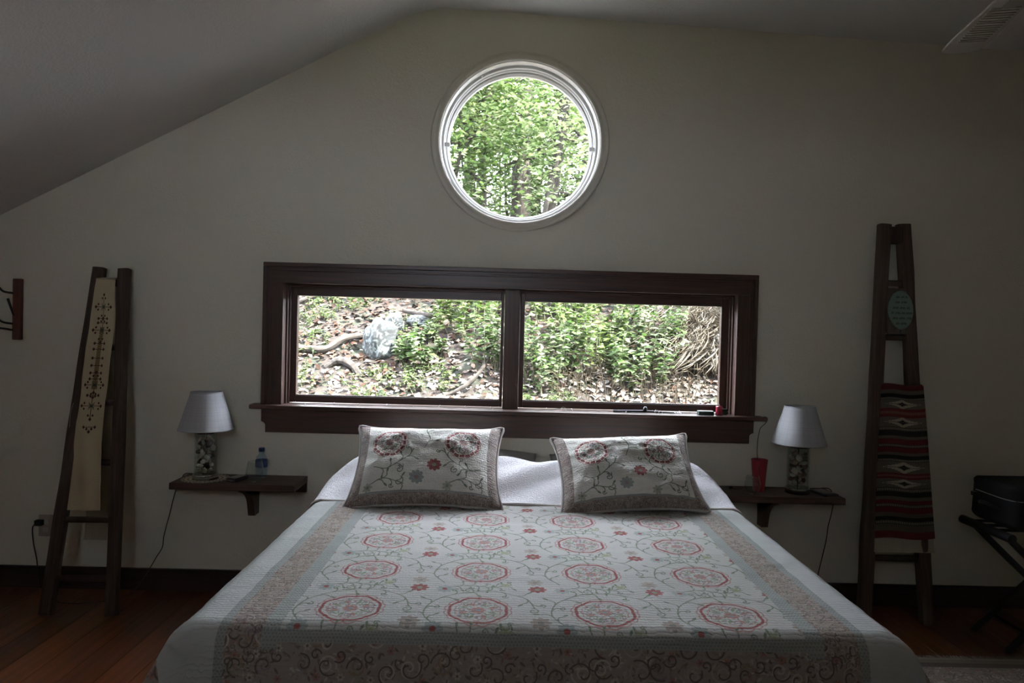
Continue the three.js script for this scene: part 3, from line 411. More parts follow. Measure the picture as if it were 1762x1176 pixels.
function lamp(x, z, label, seed) {
  const l = thing('table_lamp', label, 'lamp', [x, SH, z], 'seashell bedside lamps');
  part('base', lathe([[0, 0], [0.062, 0], [0.062, 0.026], [0.058, 0.03], [0, 0.03]], 40), M.chrome, l);
  part('glass_cylinder', lathe([[0.054, 0.0305], [0.056, 0.0305], [0.056, 0.24], [0.054, 0.24], [0.054, 0.0305]], 40), M.tumbler, l).castShadow = false;
  part('cap', lathe([[0, 0.2405], [0.06, 0.2405], [0.06, 0.25], [0.055, 0.254], [0.012, 0.258], [0.012, 0.285], [0, 0.285]], 40), M.chrome, l);
  part('socket', lathe([[0, 0.285], [0.016, 0.285], [0.018, 0.33], [0, 0.335]], 20), M.black, l); part('bulb', lathe([[0, 0.335], [0.014, 0.335], [0.03, 0.37], [0.03, 0.385], [0.018, 0.41], [0, 0.416]], 24), M.white, l);
  const sh = part('shade', lathe([[0.134, 0.262], [0.1352, 0.262], [0.0765, 0.452], [0.0753, 0.452], [0.134, 0.262]], 64), M.shade, l);
  part('rim', lathe([[0.1332, 0.258], [0.1372, 0.258], [0.1364, 0.265], [0.1332, 0.265], [0.1332, 0.258]], 64), M.shade, sh); part('rim', lathe([[0.0742, 0.449], [0.0778, 0.449], [0.0778, 0.455], [0.0742, 0.455], [0.0742, 0.449]], 64), M.shade, sh);
  for (let k = 0; k < 3; k++) part('spider_arm', rod([0, 0.43, 0], [Math.cos(k * 2.094) * 0.078, 0.446, Math.sin(k * 2.094) * 0.078], 0.0016), M.chrome, sh);
  part('stem', rod([0, 0.2405, 0], [0, 0.031, 0], 0.004), M.chrome, l);
  const rn = rng(seed), mats = [M.shellA, M.shellB, M.shellC, M.shellD];
  for (let lay = 0; lay < 8; lay++) for (let k = 0; k < 6; k++) { const a = k * 1.257 + lay * 0.7 + rn() * 0.4, kind = rn() > 0.45 ? 0 : 1, s = 0.0155 + rn() * 0.006, r = k === 5 ? 0.011 : 0.033; const m = part('seashell', shellGeos[kind], mats[(rn() * 4) | 0], l, [Math.cos(a) * r, 0.047 + lay * 0.0225 + rn() * 0.006, Math.sin(a) * r], [rn() * 3, rn() * 6, rn() * 3]); m.scale.setScalar(s); }
  return l;
}
lamp(-1.532, 0.125, 'seashell-filled glass lamp with white shade on the left shelf, beside the water bottle', 3);
lamp(1.562, 0.125, 'seashell-filled glass lamp with grey-lit shade on the right shelf, beside the red cup', 8);
{ // lace doily: rings joined by loops
  const gs = [], ringD = (r, w) => new THREE.RingGeometry(r - w, r + w, 64).rotateX(-Math.PI / 2);
  const flat = (g) => g.index ? g.toNonIndexed() : g;
  for (const [r, w] of [[0.03, 0.03], [0.072, 0.006], [0.094, 0.004]]) gs.push(flat(ringD(r, w)));
  for (let k = 0; k < 26; k++) { const a = k / 26 * 6.2832; gs.push(flat(ringD(0.0095, 0.0025).translate(Math.cos(a) * 0.106, 0, Math.sin(a) * 0.106))); gs.push(flat(ringD(0.008, 0.0022).translate(Math.cos(a) * 0.083, 0, Math.sin(a) * 0.083))); }
  const g = mergeGeometries(gs); g.translate(0, 0.0012, 0); single('lace_doily', g, M.lace, 'round cream lace doily under the left lamp', 'doily', [-1.532, SH, 0.122]).scale.set(1, 1, 0.96);
}
function handset(name, label, x, z, ry, w, d, t) { const p = thing(name, label, 'phone', [x, SH + 0.0008, z]); p.rotation.y = ry; part('body', new RoundedBoxGeometry(w, t, d, 3, t * 0.4).translate(0, t / 2, 0), M.black, p); part('screen', new RoundedBoxGeometry(w * 0.86, 0.001, d * 0.8, 1, 0.0004).translate(0, t + 0.0005, -d * 0.03), M.screen, p); return p; }
{ const p = handset('mobile_phone', 'small dark handset lying on the left shelf', -1.355, 0.15, -0.35, 0.055, 0.11, 0.02); part('button_row', rbx(-0.02, 0.02, 0.008, 0.013, 0.0548, 0.0562, 0.0004), M.chrome, p); }
{ const p = handset('mobile_phone', 'flat black phone lying on the right shelf', 1.69, 0.145, 0.25, 0.085, 0.13, 0.012); part('edge_trim', rbx(-0.03, 0.03, 0.004, 0.007, 0.0648, 0.0658, 0.0003), M.chrome, p); }
function stemless(x, z, s, label) { single('stemless_glass', lathe([[0, 0.001], [0.02, 0.001], [0.034, 0.012], [0.046, 0.04], [0.0455, 0.065], [0.036, 0.108], [0.0347, 0.108], [0.044, 0.065], [0.0445, 0.04], [0.033, 0.014], [0.018, 0.005], [0, 0.005]].map(([a, b]) => [a * s, b * s]), 40), M.tumbler, label, 'glass', [x, SH, z], 'stemless wine glasses').castShadow = false; }
stemless(-1.262, 0.165, 0.98, 'stemless wine glass in front of the water bottle'); stemless(1.305, 0.18, 0.88, 'stemless wine glass in front of the red cup');
{
  const b = thing('water_bottle', 'small clear plastic water bottle with blue cap and label', 'bottle', [-1.262, SH, 0.07]);
  part('body', lathe([[0, 0.001], [0.026, 0.001], [0.03, 0.006], [0.03, 0.05], [0.028, 0.056], [0.03, 0.062], [0.03, 0.095], [0.026, 0.112], [0.016, 0.125], [0.013, 0.13], [0.013, 0.14], [0, 0.14]], 32), M.pet, b).castShadow = false;
  part('label', lathe([[0.0304, 0.058], [0.0308, 0.058], [0.0308, 0.096], [0.0304, 0.096], [0.0304, 0.058]], 32), M.blueLabel, b); part('cap', lathe([[0, 0.14], [0.0155, 0.14], [0.0155, 0.157], [0.014, 0.159], [0, 0.159]], 24), M.blueCap, b);
}
{ const c = thing('plastic_cup', 'tall red plastic cup on the right shelf', 'cup', [1.362, SH, 0.115]); part('body', lathe([[0, 0.001], [0.028, 0.001], [0.029, 0.004], [0.041, 0.163], [0.0395, 0.163], [0.0275, 0.006], [0, 0.006]], 40), M.redCup, c); part('rim', lathe([[0.0395, 0.163], [0.0425, 0.163], [0.0425, 0.168], [0.0395, 0.168], [0.0395, 0.163]], 40), M.redCup, c); }
{ const c = thing('earbud_case', 'tiny black earpiece on the right shelf beside the bed', 'earpiece', [1.225, SH, 0.085]); part('body', new THREE.SphereGeometry(0.011, 14, 10).scale(1, 0.8, 0.9).translate(0, 0.0092, 0), M.black, c); part('lead', tube([[0.008, 0.006, 0], [0.03, 0.003, 0.01], [0.055, 0.003, 0.0]], 0.0014, 16, 5), M.cord, c); }

// ---------------------------------------------------------------- leaning ladders and the textiles on them
const planeL = (y) => 0.34 - y * 0.28 / 1.72, planeR = (y) => 0.24 - y * 0.2 / 2.05;
{
  const l = thing('wooden_ladder', 'narrow dark wooden ladder leaning left of the bed, hung with an embroidered runner', 'ladder');
  part('rail', beam([-2.2, 0.0, 0.34], [-2.132, 1.718, 0.06], 0.062, 0.046, 3), M.ladder, l); part('rail', beam([-1.88, 0.0, 0.34], [-2.001, 1.714, 0.061], 0.058, 0.046, 5), M.ladder, l);
  for (const y of [1.64, 1.305, 1.024, 0.727, 0.449, 0.171]) { const xl = -2.2 + 0.068 * y / 1.718, xr = -1.88 - 0.121 * y / 1.714, z = planeL(y); part('rung', rod([xl, y - 0.004, z], [xr, y, z], 0.0155, 0.0165, 12), M.ladder, l); }
  const rl = thing('table_runner', 'cream linen runner with dark cross-stitched flowers hung on the left ladder', 'runner');
  // centre line and half width down the front
  const key = [[1.655, -2.078, 0.05], [1.6, -2.078, 0.053], [1.42, -2.07, 0.063], [1.27, -2.075, 0.066], [1.12, -2.076, 0.068], [1.0, -2.08, 0.069], [0.83, -2.078, 0.07], [0.74, -2.07, 0.069], [0.62, -2.066, 0.073], [0.498, -2.061, 0.079]];
  const at = (y, k) => { for (let i = 0; i < key.length - 1; i++) if (y <= key[i][0] && y >= key[i + 1][0]) { const t = sstep(0, 1, (key[i][0] - y) / (key[i][0] - key[i + 1][0])); return key[i][k] + (key[i + 1][k] - key[i][k]) * t; } return y > 1.6 ? key[0][k] : key[key.length - 1][k]; };
  part('front_fall', strip(14, 80, (a, b) => { const y = 1.655 - b * 1.157, hw = at(y, 2), s = (a - 0.5) * 2; return [at(y, 1) + s * hw, y, planeL(y) + 0.026 + 0.006 * Math.sin(a * 9 + y * 5) * sstep(0, 0.2, b) * 0.7, a, 1 - b]; }, 0.0015), M.runner, rl);
  part('fold_over', strip(14, 8, (a, b) => { const t = b * Math.PI, s = (a - 0.5) * 2; return [-2.078 + s * 0.05, 1.655 + 0.012 * Math.sin(t), planeL(1.64) + 0.026 * Math.cos(t), a * 0.15, b * 0.05]; }), M.linen, rl);
  part('back_fall', strip(10, 40, (a, b) => { const y = 1.655 - b * 1.36, s = (a - 0.5) * 2; return [-2.078 - 0.028 * b + s * 0.058, y, planeL(1.64) - 0.026 + 0.06 * b * b, a * 0.15, y]; }, 0.0015), M.linen, rl);
  part('loose_thread', tube([[-2.168, 1.02, planeL(1.02) + 0.03], [-2.175, 0.98, planeL(0.98) + 0.032], [-2.172, 0.9, planeL(0.9) + 0.034]], 0.0012, 12, 4), M.cordPale, rl);
}
{
  const l = thing('wooden_ladder', 'tall tapering orchard ladder leaning right of the bed, hung with a striped blanket', 'ladder');
  part('rail', beam([1.873, 0.0, 0.24], [2.02, 2.063, 0.039], 0.068, 0.05, 11), M.ladderPale, l); part('rail', beam([2.2, 0.0, 0.24], [2.12, 2.066, 0.039], 0.07, 0.05, 13), M.ladderPale, l);
  part('top_block', rbx(2.035, 2.105, 1.96, 2.05, 0.03, 0.075, 0.008, 'y'), M.ladder, l);
  for (const y of [1.749, 1.461, 1.184, 0.895, 0.612, 0.325]) { const xl = 1.873 + 0.147 * y / 2.063, xr = 2.2 - 0.08 * y / 2.066, z = planeR(y); part('rung', rod([xl, y, z], [xr, y, z], 0.0165, 0.0165, 12), M.ladderPale, l); }
  const b = thing('striped_blanket', 'red, black and grey woven blanket with stepped diamonds on the right ladder', 'blanket');
  const edge = (y) => { const t = (1.2 - y) / 0.77; return [1.968 - 0.046 * t, 2.19 + 0.044 * t]; };
  part('front_fall', strip(20, 50, (a, q) => { const y = 1.203 - q * 0.77, [e0, e1] = edge(y); return [e0 + (e1 - e0) * a, y + 0.004 * Math.sin(a * 7), planeR(y) + 0.034 + 0.003 * Math.sin(a * 8 + y * 6), a, 1 - q]; }, 0.004), M.serape, b);
  part('fold_over', strip(20, 8, (a, q) => { const t = q * Math.PI; return [1.968 + 0.222 * a, 1.203 + 0.014 * Math.sin(t) + 0.004 * Math.sin(a * 7), planeR(1.19) + 0.034 * Math.cos(t), a, 0.985 + q * 0.015]; }), M.serape, b);
  part('back_fall', strip(12, 20, (a, q) => [1.968 + 0.222 * a, 1.203 - q * 0.6, planeR(1.19) - 0.034 + 0.03 * q, a, 1 - q * 0.8], 0.004), M.serape, b);
  const c = thing('cream_blanket', 'cream wool blanket showing below the striped blanket on the ladder', 'blanket');
  part('front_fall', strip(16, 16, (a, q) => { const y = 0.62 - q * 0.258, e0 = 1.935 - 0.013 * q, e1 = 2.225 + 0.008 * q; return [e0 + (e1 - e0) * a, y, planeR(y) + 0.0265 + 0.001 * Math.sin(a * 6), a * 0.3, y]; }, 0.003), M.cream, c);
  part('back_fall', strip(16, 10, (a, q) => { const y = 0.62 - q * 0.275; return [1.95 + 0.23 * a, y, planeR(0.62) - 0.027, a * 0.3, y]; }, 0.003), M.cream, c); part('fold_over', strip(16, 8, (a, q) => { const t = q * Math.PI; return [1.938 + 0.27 * a, 0.62 + 0.012 * Math.sin(t), planeR(0.62) + 0.0265 * Math.cos(t), a * 0.3, q * 0.03]; }), M.cream, c);
  const p = thing('wall_plaque', 'small dark plaque with a pale green oval of script, standing on the right ladder rung', 'plaque', [2.083, 1.4775, planeR(1.49) + 0.012]); p.rotation.x = Math.atan(-0.2 / 2.05);
  part('backing', new RoundedBoxGeometry(0.14, 0.245, 0.02, 3, 0.008).translate(0, 0.1225, 0.004), M.plaqueStone, p);
  const ov = new THREE.Shape(); ov.absellipse(0, 0.128, 0.063, 0.099, 0, Math.PI * 2); const og = new THREE.ExtrudeGeometry(ov, { depth: 0.004, bevelEnabled: true, bevelSize: 0.003, bevelThickness: 0.003, curveSegments: 32 }); og.translate(0, 0, 0.014);
  { const q = og.attributes.position, u = og.attributes.uv; for (let i = 0; i < q.count; i++) u.setXY(i, (q.getX(i) + 0.07) / 0.14, (q.getY(i) - 0.02) / 0.216); }
  const script = canvasTex(280, 432, (c2, w, h) => { c2.fillStyle = '#71867b'; c2.fillRect(0, 0, w, h); c2.strokeStyle = '#33403a'; c2.lineWidth = 5; c2.lineCap = 'round'; const rn = rng(60); [[90, 200, 80], [84, 210, 135], [52, 236, 195], [36, 250, 250], [50, 246, 305], [80, 200, 360]].forEach(([a, b, y]) => { let x = a; while (x < b) { const ww = 24 + rn() * 46; c2.beginPath(); for (let t = 0; t <= ww && x + t < b + 8; t += 2) c2[t ? 'lineTo' : 'moveTo'](x + t, y + Math.sin(t * 0.42 + rn()) * (7 + 5 * rn())); c2.stroke(); x += ww + 14; } }); });
  part('oval_panel', og, std({ map: script, roughness: 0.7 }), p); for (let k = 0; k < 12; k++) { const a = k / 12 * 6.2832; part('carved_leaf', new THREE.SphereGeometry(0.008, 8, 6).scale(1.3, 0.7, 0.5), M.plaqueStone, p, [Math.cos(a) * 0.058 * (Math.abs(Math.cos(a)) > 0.8 ? 1.03 : 1), 0.1225 + Math.sin(a) * 0.11, 0.015], [0, 0, a]); }
}

// ---------------------------------------------------------------- things on the walls and floor
{
  const r = thing('coat_rack', 'dark red wooden hook rail on the wall at the far left', 'coat rack');
  part('rail', rbx(-2.612, -2.566, 1.327, 1.652, 0.001, 0.024, 0.005, 'y'), M.rack, r); part('rail', rbx(-2.93, -2.884, 1.327, 1.652, 0.001, 0.024, 0.005, 'y'), M.rack, r);
  for (const [y, yb] of [[1.574, 0.05], [1.412, 0.035], [1.378, 0.012]]) part('bent_wire', tube([[-2.6, y, 0.03], [-2.64, y + 0.008, 0.05], [-2.67, y + yb * 0.8, 0.06], [-2.75, y + yb, 0.066], [-2.83, y + yb * 0.8, 0.06], [-2.86, y + 0.008, 0.05], [-2.9, y, 0.03]], 0.0055, 40, 8), M.iron, r);
  part('peg', rod([-2.602, 1.455, 0.024], [-2.62, 1.545, 0.045], 0.005, 0.0065, 8), M.iron, r);
}
{
  const o = thing('wall_outlet', 'tan wall outlet with a plugged-in cord behind the left ladder', 'outlet', [-2.43, 0.333, 0]);
  part('plate', new RoundedBoxGeometry(0.076, 0.116, 0.006, 2, 0.002).translate(0, 0, 0.0035), M.outlet, o); for (const y of [0.022, -0.022]) part('socket', new RoundedBoxGeometry(0.03, 0.026, 0.003, 2, 0.001).translate(0, y, 0.0075), M.cordPale, o);
  const pl = part('plug', rbx(-0.045, -0.006, 0.004, 0.034, 0.0085, 0.034, 0.004), M.black, o); part('cord', tube([[-0.04, 0.014, 0.03], [-0.052, 0.0, 0.03], [-0.05, -0.08, 0.028], [-0.03, -0.18, 0.028], [-0.02, -0.26, 0.03], [0.0, -0.326, 0.04]], 0.003, 40, 6), M.cord, pl);
}
single('lamp_cord', tube([[-1.58, 0.65, 0.10], [-1.62, SH + 0.006, 0.05], [-1.672, SH + 0.006, 0.05], [-1.695, 0.6, 0.05], [-1.717, 0.554, 0.05], [-1.752, 0.42, 0.045], [-1.783, 0.298, 0.04], [-1.79, 0.24, 0.04], [-1.818, 0.189, 0.045], [-1.87, 0.09, 0.06], [-1.93, 0.006, 0.09], [-2.05, 0.005, 0.2], [-2.18, 0.005, 0.22], [-2.33, 0.005, 0.16]], 0.0026, 120, 6), M.cord, 'thin dark cord hanging from the left shelf to the floor', 'cord');
single('lamp_cord', tube([[1.62, 0.65, 0.11], [1.7, SH + 0.006, 0.045], [1.768, SH + 0.006, 0.05], [1.79, 0.6, 0.05], [1.792, 0.57, 0.05], [1.785, 0.5, 0.045], [1.774, 0.44, 0.04], [1.765, 0.36, 0.04], [1.745, 0.26, 0.04], [1.73, 0.189, 0.04], [1.70, 0.08, 0.06], [1.62, 0.006, 0.1], [1.5, 0.006, 0.14]], 0.0026, 120, 6), M.cord, 'thin dark cord hanging from the right shelf to the floor', 'cord');
{ // string of little lights along the sill
  const s = thing('string_lights', 'unlit wire string of tiny clear lights lying along the window sill', 'string lights'), rn = rng(23), pts = [];
  for (let i = 0; i <= 60; i++) { const t = i / 60; pts.push([-1.12 + t * 2.14, 1.0205 + 0.003 * Math.abs(Math.sin(i * 1.7)) + (i % 9 === 4 ? 0.006 : 0), 0.02 + 0.022 * Math.sin(i * 0.9) * (0.4 + rn() * 0.6)]); }
  part('wire', tube(pts, 0.0011, 400, 5), M.cord, s);
  for (let k = 0; k < 15; k++) { const p = pts[2 + k * 4], a = rn() * 6.28; const b = part('bulb', lathe([[0, 0], [0.0022, 0.001], [0.0026, 0.008], [0.001, 0.013], [0, 0.0135]], 10), M.bulb, s, [p[0], p[1] + 0.001, p[2]], [0.6 * Math.cos(a), 0, 0.7 * Math.sin(a)]); part('holder', new THREE.CylinderGeometry(0.0026, 0.0026, 0.006, 8).translate(0, -0.001, 0), M.cordPale, b); }
  for (const [x, r] of [[0.83, 0.013], [0.85, 0.01], [0.33, 0.014]]) part('wire_loop', new THREE.TorusGeometry(r, 0.0012, 6, 28), M.cordPale, s, [x, 1.0195 + r * 0.75, 0.04], [-0.6, 0.3, 0]);
}
{ const t = thing('pocket_tripod', 'slim black rods with a round knob lying on the window sill', 'tripod'); part('rod', rod([0.6, 1.0255, 0.012], [0.78, 1.027, 0.012], 0.0065, 0.0075), M.black, t); part('rod', rod([0.78, 1.027, 0.012], [0.93, 1.0235, 0.016], 0.0065, 0.004), M.black, t); part('tip', rod([0.93, 1.0235, 0.016], [0.975, 1.022, 0.018], 0.003, 0.0015), M.chrome, t); part('knob', new THREE.SphereGeometry(0.0125, 18, 14).scale(0.9, 1.3, 0.9), M.black, t, [0.772, 1.038, 0.014]); }
{ const b = thing('small_box', 'small dark green box on the window sill', 'box', [1.094, 1.018, 0.03]); part('body', rbx(-0.041, 0.041, 0.0005, 0.017, -0.02, 0.02, 0.002), M.greenBox, b); part('lid', rbx(-0.0415, 0.0415, 0.0172, 0.0225, -0.0205, 0.0205, 0.002), M.greenBox, b); }
{ const c = thing('jar_candle', 'little dark red candle jar on the window sill', 'candle', [1.168, 1.018, 0.028]); part('jar', lathe([[0, 0.0005], [0.017, 0.0005], [0.019, 0.004], [0.019, 0.045], [0.017, 0.05], [0, 0.05]], 28), M.candle, c); part('wick', rod([0, 0.05, 0], [0.001, 0.06, 0], 0.0009), M.cordPale, c); }
{ const c = thing('charger_block', 'black charger block at the right end of the window sill', 'charger', [1.205, 1.018, -0.002]); part('body', new RoundedBoxGeometry(0.03, 0.032, 0.026, 2, 0.004).translate(0, 0.0165, 0), M.black, c); part('prong', rbx(0.015, 0.022, 0.012, 0.02, -0.003, 0.003, 0.001), M.chrome, c); }
{ const c = thing('phone_cord', 'thin dark charging cord hanging off the right end of the sill', 'cord'); part('cable', tube([[1.31, 1.0215, 0.045], [1.34, 1.023, 0.05], [1.372, 1.0215, 0.055], [1.398, 1.0215, 0.06], [1.416, 1.012, 0.066], [1.408, 0.985, 0.06], [1.385, 0.96, 0.055], [1.379, 0.93, 0.05], [1.373, 0.884, 0.05], [1.362, 0.82, 0.08], [1.35, 0.78, 0.14], [1.345, 0.72, 0.17]], 0.0018, 100, 6), M.cord, c); part('connector', rod([1.385, 1.0235, 0.058], [1.402, 1.0235, 0.062], 0.0035), M.cordPale, c); }
{ // suitcase on a folding rack
  const s = thing('suitcase', 'black soft suitcase on the folding rack at the far right', 'suitcase', [2.67, 0.574, 0.45]);
  const g = new RoundedBoxGeometry(0.63, 0.2, 0.3, 6, 0.03), p = g.attributes.position; for (let i = 0; i < p.count; i++) { const y = p.getY(i), x = p.getX(i), z = p.getZ(i); p.setY(i, y + (y > 0 ? 0.05 * (1 - (x / 0.33) ** 2) * (1 - (z / 0.25) ** 2) : 0) + 0.004 * Math.sin(x * 31)); p.setX(i, x + 0.01 * Math.sin(y * 40)); } g.computeVertexNormals(); g.translate(0, 0.105, 0);
  part('body', g, M.blackCloth, s); part('zipper', tube([[-0.321, 0.148, -0.1], [-0.323, 0.147, 0.0], [-0.322, 0.147, 0.1], [-0.3, 0.147, 0.143], [-0.1, 0.146, 0.154], [0.25, 0.146, 0.154]], 0.0022, 60, 6), M.cordPale, s); part('front_pocket', new RoundedBoxGeometry(0.5, 0.1, 0.02, 3, 0.008).translate(0.02, 0.065, 0.152), M.blackCloth, s); part('handle', tube([[-0.316, 0.08, -0.06], [-0.335, 0.1, -0.05], [-0.338, 0.1, 0.05], [-0.316, 0.08, 0.06]], 0.008, 24, 8), M.black, s); part('buckle', rbx(-0.33, -0.313, 0.115, 0.135, -0.125, -0.1, 0.003), M.black, s);
  const r = thing('luggage_rack', 'black folding luggage rack under the suitcase', 'luggage rack');
  for (const x of [2.35, 2.98]) part('top_bar', rod([x, 0.55, 0.26], [x, 0.55, 0.6], 0.021, 0.021, 14), M.black, r);
  for (const z of [0.33, 0.56]) { part('leg', beam([2.36, 0.545, z], [2.94, 0.0, z], 0.03, 0.02, 21), M.black, r); part('leg', beam([2.97, 0.545, z - 0.024], [2.39, 0.0, z - 0.024], 0.03, 0.02, 23), M.black, r); }
  for (const z of [0.37, 0.45, 0.53]) part('strap', bx(2.35, 2.98, 0.57, 0.573, z - 0.02, z + 0.02), M.blackCloth, r); for (const x of [2.48, 2.85]) part('crossbar', rod([x, 0.09, 0.3], [x, 0.09, 0.55], 0.008), M.black, r);
}
{ const r = thing('area_rug', 'cream and dark patterned rug on the floor right of the bed', 'rug', [2.42, 0, 1.48]); part('pile', boxUV(new RoundedBoxGeometry(1.7, 0.012, 1.7, 2, 0.005).translate(0, 0.0065, 0)), M.rug, r); { const g = r.children[0].geometry, p = g.attributes.position, u = g.attributes.uv; for (let i = 0; i < p.count; i++) u.setXY(i, p.getX(i) / 1.7 + 0.5, 0.5 - p.getZ(i) / 1.7); } const gs = []; for (let k = 0; k < 110; k++) gs.push(new THREE.BoxGeometry(0.006, 0.004, 0.04).rotateY(((k * 37) % 11 - 5) * 0.03).translate(-0.84 + k * 0.0154, 0.003, -0.868)); tag(part('fringe', mergeGeometries(gs), M.fringe, r), 'short pale fringe', null, null, 'stuff'); }
{ // ceiling fan
  const hx = 1.57, hz = 1.67, hy = 2.55, cy = ceilY(hx), f = thing('ceiling_fan', 'pale ceiling fan hanging near the top right corner', 'ceiling fan', [hx, 0, hz]);
  part('canopy', lathe([[0, cy - 0.06], [0.05, cy - 0.06], [0.07, cy + 0.002], [0, cy + 0.002]], 32), M.fan, f); part('downrod', rod([0, hy + 0.1, 0], [0, cy - 0.05, 0], 0.012), M.fan, f); part('motor', lathe([[0, hy - 0.07], [0.05, hy - 0.07], [0.1, hy - 0.035], [0.115, hy], [0.11, hy + 0.06], [0.06, hy + 0.1], [0, hy + 0.1]], 40), M.fan, f);
  const bs = new THREE.Shape(); bs.moveTo(0.17, -0.05); bs.lineTo(0.5, -0.068); bs.lineTo(0.6, -0.066); bs.quadraticCurveTo(0.635, -0.05, 0.625, 0.02); bs.quadraticCurveTo(0.62, 0.06, 0.56, 0.068); bs.lineTo(0.5, 0.068); bs.lineTo(0.17, 0.05); bs.closePath();
  const bg = new THREE.ExtrudeGeometry(bs, { depth: 0.006, bevelEnabled: true, bevelSize: 0.002, bevelThickness: 0.002, bevelSegments: 1, curveSegments: 10 }).rotateX(Math.PI / 2), rg = rbx(-0.006, 0.006, -0.003, 0.003, -0.045, 0.045, 0.002), ig = rbx(0.09, 0.24, -0.004, 0.004, -0.02, 0.02, 0.003);
  for (let k = 0; k < 4; k++) { const b = part('blade', bg, M.fan, f, [0, hy + 0.012, 0], [R(7), 0, 0]); b.rotation.set(0, Math.atan2(0.972, -0.235) * -1 + Math.PI + k * Math.PI / 2, 0); b.rotation.x = 0; part('blade_iron', ig, M.chrome, b, [0, -0.012, 0]); for (let j = 0; j < 15; j++) part('ridge', rg, M.fan, b, [0.25 + j * 0.019, -0.009, 0]); }
}

// ---------------------------------------------------------------- outside: bank, stones, roots, plants and trees
const hillY = (x, z) => { const s = -z; return 0.70 + 0.10 * sstep(0.2, 2.4, s) + 0.56 * Math.max(0, Math.min(s, 5.2) - 2.3) + 0.19 * Math.max(0, s - 5.2) + 0.16 * (fbm(x * 0.8 + 5, z * 0.8, 101) - 0.45) * sstep(0.5, 3, s) + 0.05 * (vnoise(x * 4, z * 4, 102) - 0.5); };
const hill = part('hillside', strip(150, 150, (a, b) => { const t = b * b * 0.9 + b * 0.1, z = -0.2 - t * 40, x = (a - 0.5) * (14 + 50 * t); return [x, hillY(x, z), z, x, z]; }), M.soil, scene); hill.userData.kind = 'structure'; hill.userData.label = 'leaf-strewn bank rising behind the house'; hill.geometry.index.array.reverse(); hill.geometry.computeVertexNormals();

const lawn = part('lawn', new THREE.PlaneGeometry(80, 60).rotateX(-Math.PI / 2).translate(0, -0.35, Z1 + 30.8), M.lawn, scene); lawn.userData.kind = 'structure'; lawn.userData.label = 'ground outside behind the camera';

class Leaves {                                            // collects folded leaves with their own colours into one mesh
  constructor() { this.p = []; this.c = []; this.i = []; }
  add(pos, dir, up, l, w, col) {
    const d = dir.clone().normalize(), s = d.clone().cross(up).normalize(), n = s.clone().cross(d), k = this.p.length / 3;
    const q = [pos, pos.clone().addScaledVector(d, l * 0.45).addScaledVector(s, w / 2).addScaledVector(n, l * 0.06), pos.clone().addScaledVector(d, l).addScaledVector(n, -l * 0.1), pos.clone().addScaledVector(d, l * 0.45).addScaledVector(s, -w / 2).addScaledVector(n, l * 0.06)];
    for (const v of q) { this.p.push(v.x, v.y, v.z); this.c.push(...col); } this.i.push(k, k + 1, k + 2, k, k + 2, k + 3);
  }
  build() { const g = new THREE.BufferGeometry(); g.setAttribute('position', new THREE.Float32BufferAttribute(this.p, 3)); g.setAttribute('color', new THREE.Float32BufferAttribute(this.c, 3)); g.setIndex(this.i); g.computeVertexNormals(); return g; }
}
const rdir = (rn, flat = 1) => { const a = rn() * 6.2832, y = (rn() * 2 - 1) * flat; return V(Math.cos(a), y, Math.sin(a)); };
const greens = [[0.26, 0.42, 0.12], [0.20, 0.36, 0.10], [0.34, 0.48, 0.20], [0.15, 0.30, 0.09], [0.42, 0.52, 0.28]];
const tint = (rn, list, v = 0.25) => { const c = list[(rn() * list.length) | 0], k = 1 + (rn() - 0.5) * 2 * v; return c.map((q) => Math.min(0.95, q * k)); };
{ // leaf litter
  const rn = rng(200), N = 26000, lg = new THREE.BufferGeometry(); lg.setAttribute('position', new THREE.Float32BufferAttribute([-0.5, 0, 0, 0, 0.12, -0.3, 0.5, 0, 0, 0, 0.1, 0.3, 0, 0.02, 0], 3)); lg.setIndex([0, 1, 4, 1, 2, 4, 2, 3, 4, 3, 0, 4]); lg.computeVertexNormals();
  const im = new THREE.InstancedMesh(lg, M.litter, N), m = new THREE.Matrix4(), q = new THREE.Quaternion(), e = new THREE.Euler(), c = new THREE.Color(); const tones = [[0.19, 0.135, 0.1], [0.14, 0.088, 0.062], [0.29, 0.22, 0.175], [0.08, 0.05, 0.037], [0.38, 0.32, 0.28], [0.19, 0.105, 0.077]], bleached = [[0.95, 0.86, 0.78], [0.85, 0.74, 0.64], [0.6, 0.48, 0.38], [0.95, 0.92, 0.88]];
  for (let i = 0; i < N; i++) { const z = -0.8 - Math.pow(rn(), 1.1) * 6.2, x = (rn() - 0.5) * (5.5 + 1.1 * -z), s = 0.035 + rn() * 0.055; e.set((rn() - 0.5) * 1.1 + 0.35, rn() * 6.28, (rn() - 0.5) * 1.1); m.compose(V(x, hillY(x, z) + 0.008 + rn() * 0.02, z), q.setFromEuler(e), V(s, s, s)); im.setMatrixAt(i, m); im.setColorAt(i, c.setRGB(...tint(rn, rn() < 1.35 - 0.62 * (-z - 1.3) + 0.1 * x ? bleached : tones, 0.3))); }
  im.name = 'leaf_litter'; shadows(im); scene.add(im); tag(im, 'fallen brown leaves covering the bank outside the long window', 'leaves', null, 'stuff');
}
function onHill(x, z, dy = 0) { return [x, hillY(x, z) + dy, z]; }
